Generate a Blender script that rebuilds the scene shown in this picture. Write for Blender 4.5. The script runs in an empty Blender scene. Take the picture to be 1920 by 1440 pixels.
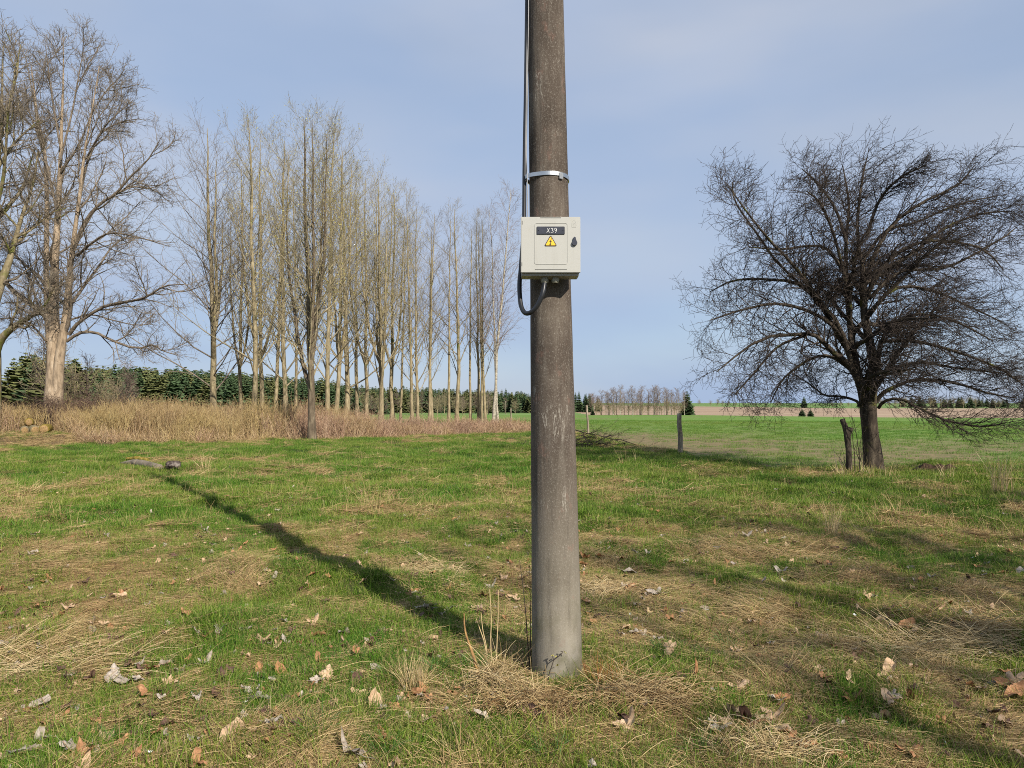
import bpy, math
import numpy as np

# ------------------------------------------------------------------ camera, sky, sun, exposure
FPX, CXP, CYP = 1330.0, 960.0, 720.0          # focal length and centre, in pixels of the photograph
HOR = 755.0                                    # eye level row
PITCH = math.atan((HOR - CYP) / FPX)
CAMZ = 1.6
SUN_TO = np.array([0.574, -0.819]); SUN_EL = math.radians(34.5)
S = bpy.context.scene
C = S.collection
cam_d = bpy.data.cameras.new('camera'); cam = bpy.data.objects.new('camera', cam_d); C.objects.link(cam)
cam_d.sensor_width = 36.0; cam_d.lens = 36.0 * FPX / 1920.0
cam_d.clip_start = 0.05; cam_d.clip_end = 6000
cam.location = (0, 0, CAMZ); cam.rotation_euler = (math.pi / 2 + PITCH, 0, 0)
S.camera = cam
w = bpy.data.worlds.new('World'); S.world = w; w.use_nodes = True
nt = w.node_tree; nt.nodes.clear()
wo = nt.nodes.new('ShaderNodeOutputWorld'); bg = nt.nodes.new('ShaderNodeBackground')
sky = nt.nodes.new('ShaderNodeTexSky'); sky.sky_type = 'NISHITA'; sky.sun_disc = False
sky.sun_elevation = SUN_EL; sky.sun_rotation = math.atan2(SUN_TO[0], SUN_TO[1])
sky.altitude = 300; sky.air_density = 1.2; sky.dust_density = 0.6; sky.ozone_density = 2.0
SKYS = 0.105
bg.inputs['Strength'].default_value = SKYS
# thin high cloud veil over the clear sky, thinner towards the horizon
tc = nt.nodes.new('ShaderNodeTexCoord'); sx = nt.nodes.new('ShaderNodeSeparateXYZ')
nt.links.new(tc.outputs['Generated'], sx.inputs[0])
mp = nt.nodes.new('ShaderNodeMapping'); mp.inputs['Scale'].default_value = (1.1, 1.1, 3.2)
mp.inputs['Rotation'].default_value = (0, 0.35, 0.3)
nt.links.new(tc.outputs['Generated'], mp.inputs[0])
nz = nt.nodes.new('ShaderNodeTexNoise'); nz.inputs['Scale'].default_value = 1.7
nz.inputs['Detail'].default_value = 4; nz.inputs['Roughness'].default_value = 0.45
nt.links.new(mp.outputs[0], nz.inputs['Vector'])
mr = nt.nodes.new('ShaderNodeMapRange'); mr.interpolation_type = 'SMOOTHSTEP'
mr.inputs[1].default_value = 0.0; mr.inputs[2].default_value = 0.42
mr.inputs[3].default_value = 0.92; mr.inputs[4].default_value = 0.86
nt.links.new(sx.outputs[2], mr.inputs[0])
mr2 = nt.nodes.new('ShaderNodeMapRange'); mr2.inputs[1].default_value = 0.3; mr2.inputs[2].default_value = 0.7
mr2.inputs[3].default_value = -0.26; mr2.inputs[4].default_value = 0.12
nt.links.new(nz.outputs[0], mr2.inputs[0])
ad = nt.nodes.new('ShaderNodeMath'); ad.operation = 'ADD'; ad.use_clamp = True
nt.links.new(mr.outputs[0], ad.inputs[0]); nt.links.new(mr2.outputs[0], ad.inputs[1])
mx = nt.nodes.new('ShaderNodeMix'); mx.data_type = 'RGBA'
VEIL = (0.405, 0.448, 0.54)
hz = nt.nodes.new('ShaderNodeMapRange'); hz.interpolation_type = 'SMOOTHSTEP'
hz.inputs[1].default_value = -0.02; hz.inputs[2].default_value = 0.30
hz.inputs[3].default_value = 0.0; hz.inputs[4].default_value = 1.0
nt.links.new(sx.outputs[2], hz.inputs[0])
low = nt.nodes.new('ShaderNodeMix'); low.data_type = 'RGBA'     # clear sky reads bluer low down, opposite the sun
low.inputs['A'].default_value = (0.282 / SKYS, 0.375 / SKYS, 0.55 / SKYS, 1)
low.inputs['B'].default_value = (VEIL[0] / SKYS, VEIL[1] / SKYS, VEIL[2] / SKYS, 1)
hv = nt.nodes.new('ShaderNodeMath'); hv.operation = 'MULTIPLY'; hv.use_clamp = True
nz2 = nt.nodes.new('ShaderNodeTexNoise'); nz2.inputs['Scale'].default_value = 2.6; nz2.inputs['Detail'].default_value = 3; nz2.inputs['Roughness'].default_value = 0.4
nt.links.new(mp.outputs[0], nz2.inputs['Vector'])
vr = nt.nodes.new('ShaderNodeMapRange'); vr.inputs[1].default_value = 0.35; vr.inputs[2].default_value = 0.65; vr.inputs[3].default_value = 0.35; vr.inputs[4].default_value = 1.0
nt.links.new(nz2.outputs[0], vr.inputs[0]); nt.links.new(hz.outputs[0], hv.inputs[0]); nt.links.new(vr.outputs[0], hv.inputs[1])
nt.links.new(hv.outputs[0], low.inputs['Factor'])
nt.links.new(low.outputs['Result'], mx.inputs['B'])
nt.links.new(sky.outputs[0], mx.inputs['A'])
nt.links.new(ad.outputs[0], mx.inputs['Factor'])
nt.links.new(mx.outputs['Result'], bg.inputs['Color']); nt.links.new(bg.outputs[0], wo.inputs['Surface'])
sd = bpy.data.lights.new('sun', 'SUN'); sun = bpy.data.objects.new('sun', sd); C.objects.link(sun)
sd.energy = 5.0; sd.angle = math.radians(0.53); sd.color = (1.0, 0.93, 0.82)
ce = math.cos(SUN_EL); from mathutils import Vector
sun.rotation_euler = Vector((SUN_TO[0] * ce, SUN_TO[1] * ce, math.sin(SUN_EL))).to_track_quat('Z', 'Y').to_euler()
S.view_settings.view_transform = 'Standard'; S.view_settings.look = 'None'
S.view_settings.exposure = 0.4; S.view_settings.gamma = 1.0; S.view_settings.use_curve_mapping = False
S.cycles.max_bounces = 4; S.cycles.diffuse_bounces = 2; S.cycles.transmission_bounces = 2
S.cycles.transparent_max_bounces = 4; S.cycles.use_denoising = False
S.cycles.pixel_filter_type = 'BLACKMAN_HARRIS'; S.cycles.filter_width = 1.0

# ------------------------------------------------------------------ small helpers
rng = np.random.default_rng(11)
def tag(o, label=None, cat=None, group=None, kind=None):
    if label: o['label'] = label
    if cat: o['category'] = cat
    if group: o['group'] = group
    if kind: o['kind'] = kind
    return o
def empty(name, loc=(0, 0, 0)):
    o = bpy.data.objects.new(name, None); C.objects.link(o); o.location = loc
    o.empty_display_size = 0.2
    return o
def link(name, me, parent=None, coll=None):
    o = bpy.data.objects.new(name, me); (coll or C).objects.link(o)
    if parent is not None: o.parent = parent
    return o
def at(px, py, Y):
    """world point seen at a pixel of the photograph, at world distance Y"""
    dx = (px - CXP) / FPX; dz = (CYP - py) / FPX
    c, s = math.cos(PITCH), math.sin(PITCH)
    d = np.array([dx, c - dz * s, s + dz * c]); k = Y / d[1]
    return np.array([d[0] * k, Y, CAMZ + d[2] * k])

def _hash(ix, iy, seed):
    h = (ix.astype(np.int64) * 374761393 + iy.astype(np.int64) * 668265263 + seed * 1442695041) & 0xffffffff
    h = ((h ^ (h >> 13)) * 1274126177) & 0xffffffff
    return ((h ^ (h >> 16)) & 0xffff) / 65535.0
def vnoise(x, y, seed=0):
    x = np.asarray(x, float); y = np.asarray(y, float)
    ix, iy = np.floor(x), np.floor(y); fx, fy = x - ix, y - iy
    fx = fx * fx * (3 - 2 * fx); fy = fy * fy * (3 - 2 * fy)
    a, b = _hash(ix, iy, seed), _hash(ix + 1, iy, seed)
    c_, d = _hash(ix, iy + 1, seed), _hash(ix + 1, iy + 1, seed)
    return (a * (1 - fx) + b * fx) * (1 - fy) + (c_ * (1 - fx) + d * fx) * fy
def fbm(x, y, s, seed=0, o=3):
    t = 0; a = 1; n = 0
    for i in range(o):
        t = t + a * vnoise(np.asarray(x) / s * 2 ** i + 17.3 * i, np.asarray(y) / s * 2 ** i - 9.1 * i, seed + i); n += a; a *= 0.5
    return t / n
def sstep(a, b, x):
    t = np.clip((np.asarray(x, float) - a) / (b - a), 0, 1); return t * t * (3 - 2 * t)

KY = [-50, 38, 60, 90, 130, 180, 210, 230, 300, 400, 600, 900, 4000]
KZ = [0, 0, -.10, -.36, -.90, -1.52, -1.56, -1.45, -.72, .06, .82, 1.15, 1.3]
def H(x, y):
    x = np.asarray(x, float); y = np.asarray(y, float)
    z = np.interp(y, KY, KZ)
    z = z - np.clip(x - 45, 0, 160) * 0.0125 * sstep(60, 175, y)
    near = 1 - sstep(35, 60, np.abs(y))
    m = 1 - sstep(0, 3, cropside(x, y))
    near = near * (1 - .92 * np.exp(-((x - .27) ** 2 + (y - 4.1) ** 2) / .8))
    z = z + near * (0.35 + 0.65 * m) * ((fbm(x, y * 1.3, 1.1, 3) - 0.5) * 0.24 + (fbm(x, y, 0.42, 8, 2) - 0.5) * 0.12)
    z = z - near * 0.10 * sstep(0, 1.2, cropside(x, y))
    z = z + 0.32 * sstep(-.1, 1.5, y - brush_front(x)) * (1 - sstep(-18.5, -14.0, x)) * (1 - sstep(34, 40, y))
    return z
def cropside(x, y):
    """positive beyond the old fence line (field), negative on the meadow"""
    x = np.asarray(x, float); y = np.asarray(y, float)
    fx = np.interp(y, [17, 23, 30, 37, 50, 56], [6.6, 5.1, 4.2, 3.5, 1.5, -2])
    a = x - fx; b = (y - (17.1 + np.clip(x - 8, 0, 60) * 0.30)) * 0.95
    return np.maximum(np.minimum(a, b), (y - 58) * 0.7)
def brush_front(x):
    return np.interp(x, [-40, -18.5, -8.4, -3.3, 0.3, 4], [24.5, 25.8, 30, 33.8, 37, 40])
def dryness(x, y):
    d = 0.62 * fbm(x, y, 0.48, 21, 3) + 0.38 * fbm(x + 4, y * 0.8, 2.6, 31, 2)
    base = np.interp(y, [0, 4, 8, 12, 15, 18, 26], [.38, .42, .46, .40, .27, .16, .12])
    side = np.where(x > 1, -0.015 * np.clip(x - 1, 0, 6) * sstep(9, 14, y), 0)
    v = (d - 0.5) * 3.4 + base + side
    v = v + sstep(-0.6, 1.0, y - brush_front(x)) * (x < 4.5)
    strip = np.exp(-((cropside(x, y) + 0.7) / 0.9) ** 2) * sstep(16, 22, y); v = v + 0.45 * strip
    return np.clip(v, 0, 1)
def ground_at(px, py):
    lo, hi = 1.0, 400.0
    for Y in np.geomspace(1.5, 200, 1200):
        p = at(px, py, Y)
        if p[2] <= H(p[0], p[1]): break
    p = at(px, py, Y); p[2] = float(H(p[0], p[1])); return p

def mesh_np(name, V, Fc, mats=(), smooth=True, nper=4, attrs=None, matidx=None):
    me = bpy.data.meshes.new(name)
    V = np.asarray(V, np.float32); Fc = np.asarray(Fc, np.int32)
    me.vertices.add(len(V)); me.vertices.foreach_set('co', V.ravel())
    n = len(Fc); me.loops.add(n * nper); me.polygons.add(n)
    me.loops.foreach_set('vertex_index', Fc.ravel())
    me.polygons.foreach_set('loop_start', np.arange(n, dtype=np.int32) * nper)
    me.polygons.foreach_set('use_smooth', np.full(n, smooth))
    if matidx is not None: me.polygons.foreach_set('material_index', np.asarray(matidx, np.int32))
    for m in mats: me.materials.append(m)
    for k, v in (attrs or {}).items():
        a = me.attributes.new(k, 'FLOAT', 'POINT'); a.data.foreach_set('value', np.asarray(v, np.float32))
    me.update(calc_edges=True); return me

def norm(v): return v / (np.linalg.norm(v, axis=-1, keepdims=True) + 1e-9)
def tubes(P, R, sides=5):
    """P [N,K,3], R [N,K] -> verts, quads"""
    N, K, _ = P.shape
    T = np.empty_like(P); T[:, 1:-1] = P[:, 2:] - P[:, :-2]; T[:, 0] = P[:, 1] - P[:, 0]; T[:, -1] = P[:, -1] - P[:, -2]
    T = norm(T); D = norm(P[:, -1] - P[:, 0])
    ref = np.where(np.abs(D[:, 2:3]) > 0.8, np.array([[1., 0, 0]]), np.array([[0, 0, 1.]]))[:, None, :]
    U = norm(np.cross(T, ref)); W = np.cross(T, U)
    a = np.arange(sides) / sides * 2 * math.pi
    V = P[:, :, None, :] + R[:, :, None, None] * (U[:, :, None, :] * np.cos(a)[None, None, :, None] + W[:, :, None, :] * np.sin(a)[None, None, :, None])
    idx = np.arange(N * K * sides).reshape(N, K, sides)
    n2 = np.roll(idx, -1, axis=2)
    Q = np.stack([idx[:, :-1], n2[:, :-1], n2[:, 1:], idx[:, 1:]], axis=-1).reshape(-1, 4)
    return V.reshape(-1, 3), Q
def join(parts):
    Vs, Qs, o = [], [], 0
    for V, Q in parts:
        Vs.append(V); Qs.append(Q + o); o += len(V)
    return np.concatenate(Vs), np.concatenate(Qs)
def poly(pts, K):
    """smooth resample of a polyline (Catmull-Rom) to K points"""
    pts = np.asarray(pts, float); n = len(pts)
    e = np.concatenate([[2 * pts[0] - pts[1]], pts, [2 * pts[-1] - pts[-2]]])
    t = np.linspace(0, n - 1, K); i = np.minimum(t.astype(int), n - 2); f = (t - i)[:, None]
    p0, p1, p2, p3 = e[i], e[i + 1], e[i + 2], e[i + 3]
    return 0.5 * (2 * p1 + (p2 - p0) * f + (2 * p0 - 5 * p1 + 4 * p2 - p3) * f ** 2 + (3 * p1 - p0 - 3 * p2 + p3) * f ** 3)
def curve_tube(pts, r, K=24, sides=10):
    P = poly(pts, K)[None]; rr = np.interp(np.linspace(0, 1, K), np.linspace(0, 1, len(np.atleast_1d(r))) if np.ndim(r) else [0, 1], r if np.ndim(r) else [r, r])[None]
    return tubes(P, rr, sides)
def grow(P, R, n, t0, t1, ang, length, K, trop=(0, 0, 0.1), wig=0.15, rfac=0.6, rend=0.004, g=None, rmax=None, angsd=8, out=None):
    """children of every branch: P [N,K0,3], R [N,K0]. length: f(t, parentlen)->len"""
    g = g or rng
    N, K0, _ = P.shape
    i = np.tile(np.arange(n), (N, 1)); t = t0 + (i + g.random((N, n))) / n * (t1 - t0)
    s = t * (K0 - 1); k = np.minimum(s.astype(int), K0 - 2); f = (s - k)
    r_ = np.arange(N)[:, None]
    A, B = P[r_, k], P[r_, k + 1]
    pos = A + (B - A) * f[..., None]; T = norm(B - A)
    pr = R[r_, k] * (1 - f) + R[r_, k + 1] * f
    pl = np.linalg.norm(np.diff(P, axis=1), axis=2).sum(1)[:, None]
    ref = np.where(np.abs(T[..., 2:3]) > 0.9, np.array([1., 0, 0]), np.array([0, 0, 1.]))
    U = norm(np.cross(T, ref)); W = np.cross(T, U)
    az = (i * 2.3999 + g.random((N, 1)) * 6.28 + g.normal(0, 0.4, (N, n)))
    a = np.radians(ang + g.normal(0, angsd, (N, n)))
    d = np.cos(a)[..., None] * T + np.sin(a)[..., None] * (np.cos(az)[..., None] * U + np.sin(az)[..., None] * W)
    L = length(t, pl) * g.uniform(0.6, 1.3, (N, n))
    M = N * n; d = d.reshape(M, 3); pos = pos.reshape(M, 3); L = L.reshape(M)
    Q = np.empty((M, K, 3)); Q[:, 0] = pos; st = (L / (K - 1))[:, None]
    tr = np.asarray(trop, float)
    for j in range(1, K):
        d = norm(d + tr + g.normal(0, wig, (M, 3)))
        pos = pos + d * st; Q[:, j] = pos
    r0 = np.minimum(pr.reshape(M) * rfac, L * 0.035 + 0.001)
    if rmax: r0 = np.minimum(r0, rmax)
    r0 = np.maximum(r0, rend)
    tt = np.linspace(0, 1, K)[None]
    RR = r0[:, None] * (1 - tt) + rend * tt
    return Q, RR

# ------------------------------------------------------------------ materials
def newmat(name):
    m = bpy.data.materials.new(name); m.use_nodes = True; n = m.node_tree; n.nodes.clear()
    out = n.nodes.new('ShaderNodeOutputMaterial'); b = n.nodes.new('ShaderNodeBsdfPrincipled')
    n.links.new(b.outputs[0], out.inputs[0]); return m, n, b, out
def nd(n, t, **kw):
    x = n.nodes.new('ShaderNode' + t)
    for k, v in kw.items(): setattr(x, k, v)
    return x
def ramp(n, fac, stops):
    r = nd(n, 'ValToRGB'); e = r.color_ramp.elements
    while len(e) < len(stops): e.new(0.5)
    for q, (p, c) in zip(e, stops): q.position = p; q.color = (c[0], c[1], c[2], 1)
    n.links.new(fac, r.inputs[0]); return r.outputs[0]
def noise(n, vec, scale, detail=3, rough=0.55, dist=0.0):
    x = nd(n, 'TexNoise'); x.inputs['Scale'].default_value = scale; x.inputs['Detail'].default_value = detail
    x.inputs['Roughness'].default_value = rough; x.inputs['Distortion'].default_value = dist
    if vec is not None: n.links.new(vec, x.inputs['Vector'])
    return x.outputs[0]
def mapping(n, vec, scale=(1, 1, 1), rot=(0, 0, 0), loc=(0, 0, 0)):
    x = nd(n, 'Mapping'); x.inputs['Scale'].default_value = scale; x.inputs['Rotation'].default_value = rot
    x.inputs['Location'].default_value = loc; n.links.new(vec, x.inputs[0]); return x.outputs[0]
def mixc(n, fac, a, b, mode='MIX'):
    x = nd(n, 'Mix', data_type='RGBA', blend_type=mode)
    for s, v in (('Factor', fac), ('A', a), ('B', b)):
        if isinstance(v, (tuple, list)): x.inputs[s].default_value = (*v[:3], 1)
        elif isinstance(v, (int, float)): x.inputs[s].default_value = v
        else: n.links.new(v, x.inputs[s])
    return x.outputs['Result']
def mth(n, op, a, b=0.0, clamp=False):
    x = nd(n, 'Math', operation=op); x.use_clamp = clamp
    for i, v in enumerate((a, b)):
        if isinstance(v, (int, float)): x.inputs[i].default_value = v
        else: n.links.new(v, x.inputs[i])
    return x.outputs[0]
def mrange(n, v, a, b, c=0., d=1.):
    x = nd(n, 'MapRange'); x.inputs[1].default_value = a; x.inputs[2].default_value = b
    x.inputs[3].default_value = c; x.inputs[4].default_value = d; n.links.new(v, x.inputs[0]); return x.outputs[0]
def bump(n, b, h, strength=0.3, dist=0.01):
    x = nd(n, 'Bump'); x.inputs['Strength'].default_value = strength; x.inputs['Distance'].default_value = dist
    n.links.new(h, x.inputs['Height']); n.links.new(x.outputs[0], b.inputs['Normal'])
def objco(n): return nd(n, 'TexCoord').outputs['Object']
def worldpos(n): return nd(n, 'NewGeometry').outputs['Position']

def bark(name, cols, scale=6, streak=(1, 1, 0.25), bs=0.6, moss=None, bd=0.02):
    m, n, b, _ = newmat(name); co = objco(n)
    f = noise(n, mapping(n, co, streak), scale, 5, 0.65)
    c = ramp(n, f, [(0.3, cols[0]), (0.52, cols[1]), (0.72, cols[2])])
    if moss:
        mf = mrange(n, noise(n, co, moss[1], 4), moss[2], moss[2] + 0.1); c = mixc(n, mf, c, moss[0])
    n.links.new(c, b.inputs['Base Color']); b.inputs['Roughness'].default_value = 0.9
    b.inputs['Specular IOR Level'].default_value = 0.15
    bump(n, b, f, bs, bd); return m
def plain(name, col, rough=0.6, metal=0.0, var=0.15, scale=20, spec=0.4):
    m, n, b, _ = newmat(name)
    f = noise(n, objco(n), scale, 4)
    c = ramp(n, f, [(0.3, tuple(x * (1 - var) for x in col)), (0.7, tuple(min(1, x * (1 + var)) for x in col))])
    n.links.new(c, b.inputs['Base Color']); b.inputs['Roughness'].default_value = rough
    b.inputs['Metallic'].default_value = metal; b.inputs['Specular IOR Level'].default_value = spec; return m

def blade_mat(name, green, dry_cols=None, transl=0.35, tintname='tint'):
    """leafy blade: colour from per-blade 'rnd' and the tuft's own 'tint'"""
    m, n, b, out = newmat(name)
    a = nd(n, 'Attribute', attribute_name='rnd'); t = nd(n, 'Attribute', attribute_name=tintname, attribute_type='INSTANCER')
    c1 = ramp(n, a.outputs['Fac'], green[0]); c2 = ramp(n, a.outputs['Fac'], green[1])
    c = mixc(n, t.outputs['Fac'], c1, c2)
    n.links.new(c, b.inputs['Base Color']); b.inputs['Roughness'].default_value = 0.55
    b.inputs['Specular IOR Level'].default_value = 0.25
    tr = nd(n, 'BsdfTranslucent'); n.links.new(c, tr.inputs['Color'])
    mx_ = nd(n, 'MixShader'); mx_.inputs[0].default_value = transl
    n.links.new(b.outputs[0], mx_.inputs[1]); n.links.new(tr.outputs[0], mx_.inputs[2]); n.links.new(mx_.outputs[0], out.inputs[0])
    return m
M_GRASS = blade_mat('meadow_grass', (
    [(0, (.026, .085, .010)), (.5, (.082, .205, .018)), (.85, (.18, .31, .035)), (1, (.34, .28, .11))],
    [(0, (.07, .12, .015)), (.5, (.19, .28, .03)), (.8, (.31, .34, .06)), (1, (.42, .34, .16))]))
M_STRAW = blade_mat('dead_straw', (
    [(0, (.16, .095, .045)), (.35, (.33, .215, .10)), (.8, (.56, .40, .19)), (1, (.12, .18, .03))],
    [(0, (.22, .14, .06)), (.4, (.44, .31, .145)), (.85, (.66, .50, .26)), (1, (.18, .21, .05))]), transl=0.2)
M_STEM = blade_mat('dry_stems', (
    [(0, (.20, .11, .075)), (.5, (.44, .27, .18)), (1, (.62, .46, .31))],
    [(0, (.24, .16, .07)), (.5, (.48, .35, .15)), (1, (.62, .50, .24))]), transl=0.1)
M_CROP = blade_mat('young_crop', (
    [(0, (.05, .14, .015)), (.5, (.10, .22, .03)), (1, (.17, .30, .05))],
    [(0, (.08, .16, .02)), (.5, (.16, .25, .04)), (1, (.26, .30, .07))]))

def ground_mat():
    m, n, b, _ = newmat('meadow_soil')
    co = worldpos(n); a = nd(n, 'Attribute', attribute_name='dry')
    f = noise(n, co, 9, 6, 0.7); f2 = noise(n, co, 40, 4, 0.7)
    g = ramp(n, f2, [(0.3, (.012, .022, .006)), (0.5, (.030, .060, .012)), (0.7, (.07, .12, .025))])
    d = ramp(n, f2, [(0.3, (.045, .028, .016)), (0.5, (.13, .085, .045)), (0.7, (.28, .20, .11))])
    fac = mth(n, 'ADD', a.outputs['Fac'], mrange(n, f, 0.3, 0.7, -0.35, 0.35), True)
    n.links.new(mixc(n, fac, g, d), b.inputs['Base Color']); b.inputs['Roughness'].default_value = 0.95
    b.inputs['Specular IOR Level'].default_value = 0.1
    bump(n, b, f2, 0.8, 0.03); return m
def crop_mat():
    m, n, b, _ = newmat('crop_soil')
    co = worldpos(n)
    big = noise(n, mapping(n, co, (0.5, 1, 1)), 0.09, 4, 0.6); f = noise(n, co, 3.0, 6, 0.75); row = nd(n, 'TexWave')
    row.inputs['Scale'].default_value = 0.55; row.inputs['Distortion'].default_value = 1.2
    row.inputs['Detail'].default_value = 2
    n.links.new(mapping(n, co, (1, 1, 1), (0, 0, 1.25)), row.inputs['Vector'])
    g = ramp(n, f, [(0.3, (.065, .13, .024)), (0.5, (.12, .225, .038)), (0.72, (.22, .32, .07))])
    s = ramp(n, f, [(0.3, (.11, .085, .045)), (0.7, (.26, .20, .11))])
    a = nd(n, 'Attribute', attribute_name='dry')
    soil = mth(n, 'ADD', mrange(n, big, 0.48, 0.66, 0.0, 0.5), a.outputs['Fac'], True)
    soil = mth(n, 'ADD', soil, mth(n, 'MULTIPLY', mrange(n, row.outputs['Fac'], 0.0, 0.35, 0.22, 0.0), a.outputs['Fac']), True)
    soil = mth(n, 'MULTIPLY', soil, mrange(n, f, 0.35, 0.6, 0.5, 1.3), True)
    n.links.new(mixc(n, soil, g, s), b.inputs['Base Color']); b.inputs['Roughness'].default_value = 0.95
    b.inputs['Specular IOR Level'].default_value = 0.1
    bump(n, b, f, 0.6, 0.05); return m
def plough_mat():
    m, n, b, _ = newmat('ploughed_soil')
    co = worldpos(n); f = noise(n, mapping(n, co, (0.12, 1, 1)), 0.12, 5, 0.6); f2 = noise(n, co, 1.2, 5, 0.7)
    c = ramp(n, f, [(0.3, (.25, .165, .10)), (0.5, (.33, .225, .14)), (0.66, (.40, .30, .19))])
    c = mixc(n, mrange(n, f2, 0.3, 0.7, 0, 0.3), c, (.20, .13, .08))
    n.links.new(c, b.inputs['Base Color']); b.inputs['Roughness'].default_value = 1; return m
M_SOIL, M_CROPSOIL, M_PLOUGH = ground_mat(), crop_mat(), plough_mat()
M_FARGREEN = plain('far_pasture', (.14, .215, .065), 0.95, var=0.25, scale=0.05, spec=0.1)

# ------------------------------------------------------------------ the ground: one polar sheet out to the horizon, split by kind of land
def build_ground():
    r = np.concatenate([[0.25], np.geomspace(0.8, 3800, 400)])
    fw = np.radians(np.linspace(-50, 50, 460)); bk = np.radians(np.linspace(50, 310, 70))[1:-1]
    th = np.concatenate([fw, bk]); NR, NT = len(r), len(th)
    X = (r[:, None] * np.sin(th)[None]); Y = (r[:, None] * np.cos(th)[None])
    Z = H(X, Y); V = np.stack([X, Y, Z], -1).reshape(-1, 3)
    idx = np.arange(NR * NT).reshape(NR, NT); nx = np.roll(idx, -1, axis=1)
    Q = np.stack([idx[:-1], nx[:-1], nx[1:], idx[1:]], -1).reshape(-1, 4)[:, ::-1]
    cx = V[Q].mean(1); x, y = cx[:, 0], cx[:, 1]
    wob = (fbm(x, y, 1.2, 77, 2) - 0.5) * 1.2 * (1 - sstep(50, 90, y))
    zone = np.zeros(len(Q), int)
    zone[cropside(x, y) + wob > 0] = 1
    edge = 176 + (fbm(x, y * 0, 25, 5) - 0.5) * 6
    zone[(y > edge)] = 2
    zone[(y > edge) & (x < 20)] = 3
    zone[(y > 430)] = 3
    defs = [('meadow', M_SOIL), ('crop_field', M_CROPSOIL), ('ploughed_field', M_PLOUGH), ('far_pasture', M_FARGREEN)]
    for k, (nm, mt) in enumerate(defs):
        q = Q[zone == k]; u, inv = np.unique(q, return_inverse=True); v = V[u]
        if k == 1:
            dry = 0.75 * np.exp(-np.clip(cropside(v[:, 0], v[:, 1]), 0, 99) / 4.5) + 0.55 * sstep(0.48, 0.66, fbm(v[:, 0], v[:, 1], 9, 55)) * (1 - sstep(24, 60, v[:, 1])) + 0.05
        else:
            dry = dryness(v[:, 0], v[:, 1])
        o = link(nm, mesh_np(nm, v, inv.reshape(-1, 4), [mt], True, 4, {'dry': dry})); tag(o, kind='structure')
build_ground()

# ------------------------------------------------------------------ tuft sources and scattering (grass, straw, stems: stuff)
def blades(n, spread, h, wd, lean, seed, K=4, lie=0.0, flow=0.5, curve=1.0):
    """n ribbons as a numpy mesh. lie: 0 upright .. 1 flat on the ground"""
    g = np.random.default_rng(seed)
    rr = spread * np.sqrt(g.random(n)); a = g.random(n) * 6.283
    base = np.stack([rr * np.cos(a), rr * np.sin(a), g.random(n) * 0.01 - 0.012], -1)
    L = g.uniform(h[0], h[1], n)
    if lie > 0: az = g.normal(0, flow, n) + np.where(g.random(n) < 0.25, 3.14, 0); el = np.radians(g.uniform(8, 50, n)) * (1 - lie) + np.radians(g.uniform(2, 22, n)) * lie
    else: az = a + g.normal(0, 1.0, n); el = np.radians(90 - np.abs(g.normal(0, lean, n)))
    d = np.stack([np.cos(az) * np.cos(el), np.sin(az) * np.cos(el), np.sin(el)], -1)
    P = np.empty((n, K, 3)); P[:, 0] = base
    for j in range(1, K):
        P[:, j] = P[:, j - 1] + d * (L / (K - 1))[:, None]
        d = norm(d + np.array([0, 0, -0.28 * curve]) * g.uniform(.4, 1.6, n)[:, None] + g.normal(0, 0.10, (n, 3)))
    if lie > 0: P[:, :, 2] = np.maximum(P[:, :, 2], 0.004)
    side = norm(np.cross(d, g.normal(0, 1, (n, 3))))
    ww = (wd * g.uniform(.6, 1.3, n))[:, None] * np.linspace(1, 0.12, K)[None] ** (0.7)
    A = P - side[:, None] * ww[..., None] / 2; B = P + side[:, None] * ww[..., None] / 2
    V = np.stack([A, B], 2).reshape(-1, 3); idx = np.arange(n * K * 2).reshape(n, K, 2)
    Q = np.stack([idx[:, :-1, 0], idx[:, :-1, 1], idx[:, 1:, 1], idx[:, 1:, 0]], -1).reshape(-1, 4)
    return V, Q, np.repeat(g.random(n), K * 2)
def src_collection(name, meshes):
    col = bpy.data.collections.new(name)
    for i, me in enumerate(meshes):
        o = bpy.data.objects.new(f'{name}_{i:02d}', me); col.objects.link(o)
    return col
def bl_mesh(name, mat, *sets):
    Vs, Qs, R_, o = [], [], [], 0
    for V, Q, r in sets:
        Vs.append(V); Qs.append(Q + o); R_.append(r); o += len(V)
    return mesh_np(name, np.concatenate(Vs), np.concatenate(Qs), [mat], True, 4, {'rnd': np.concatenate(R_)})
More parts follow.
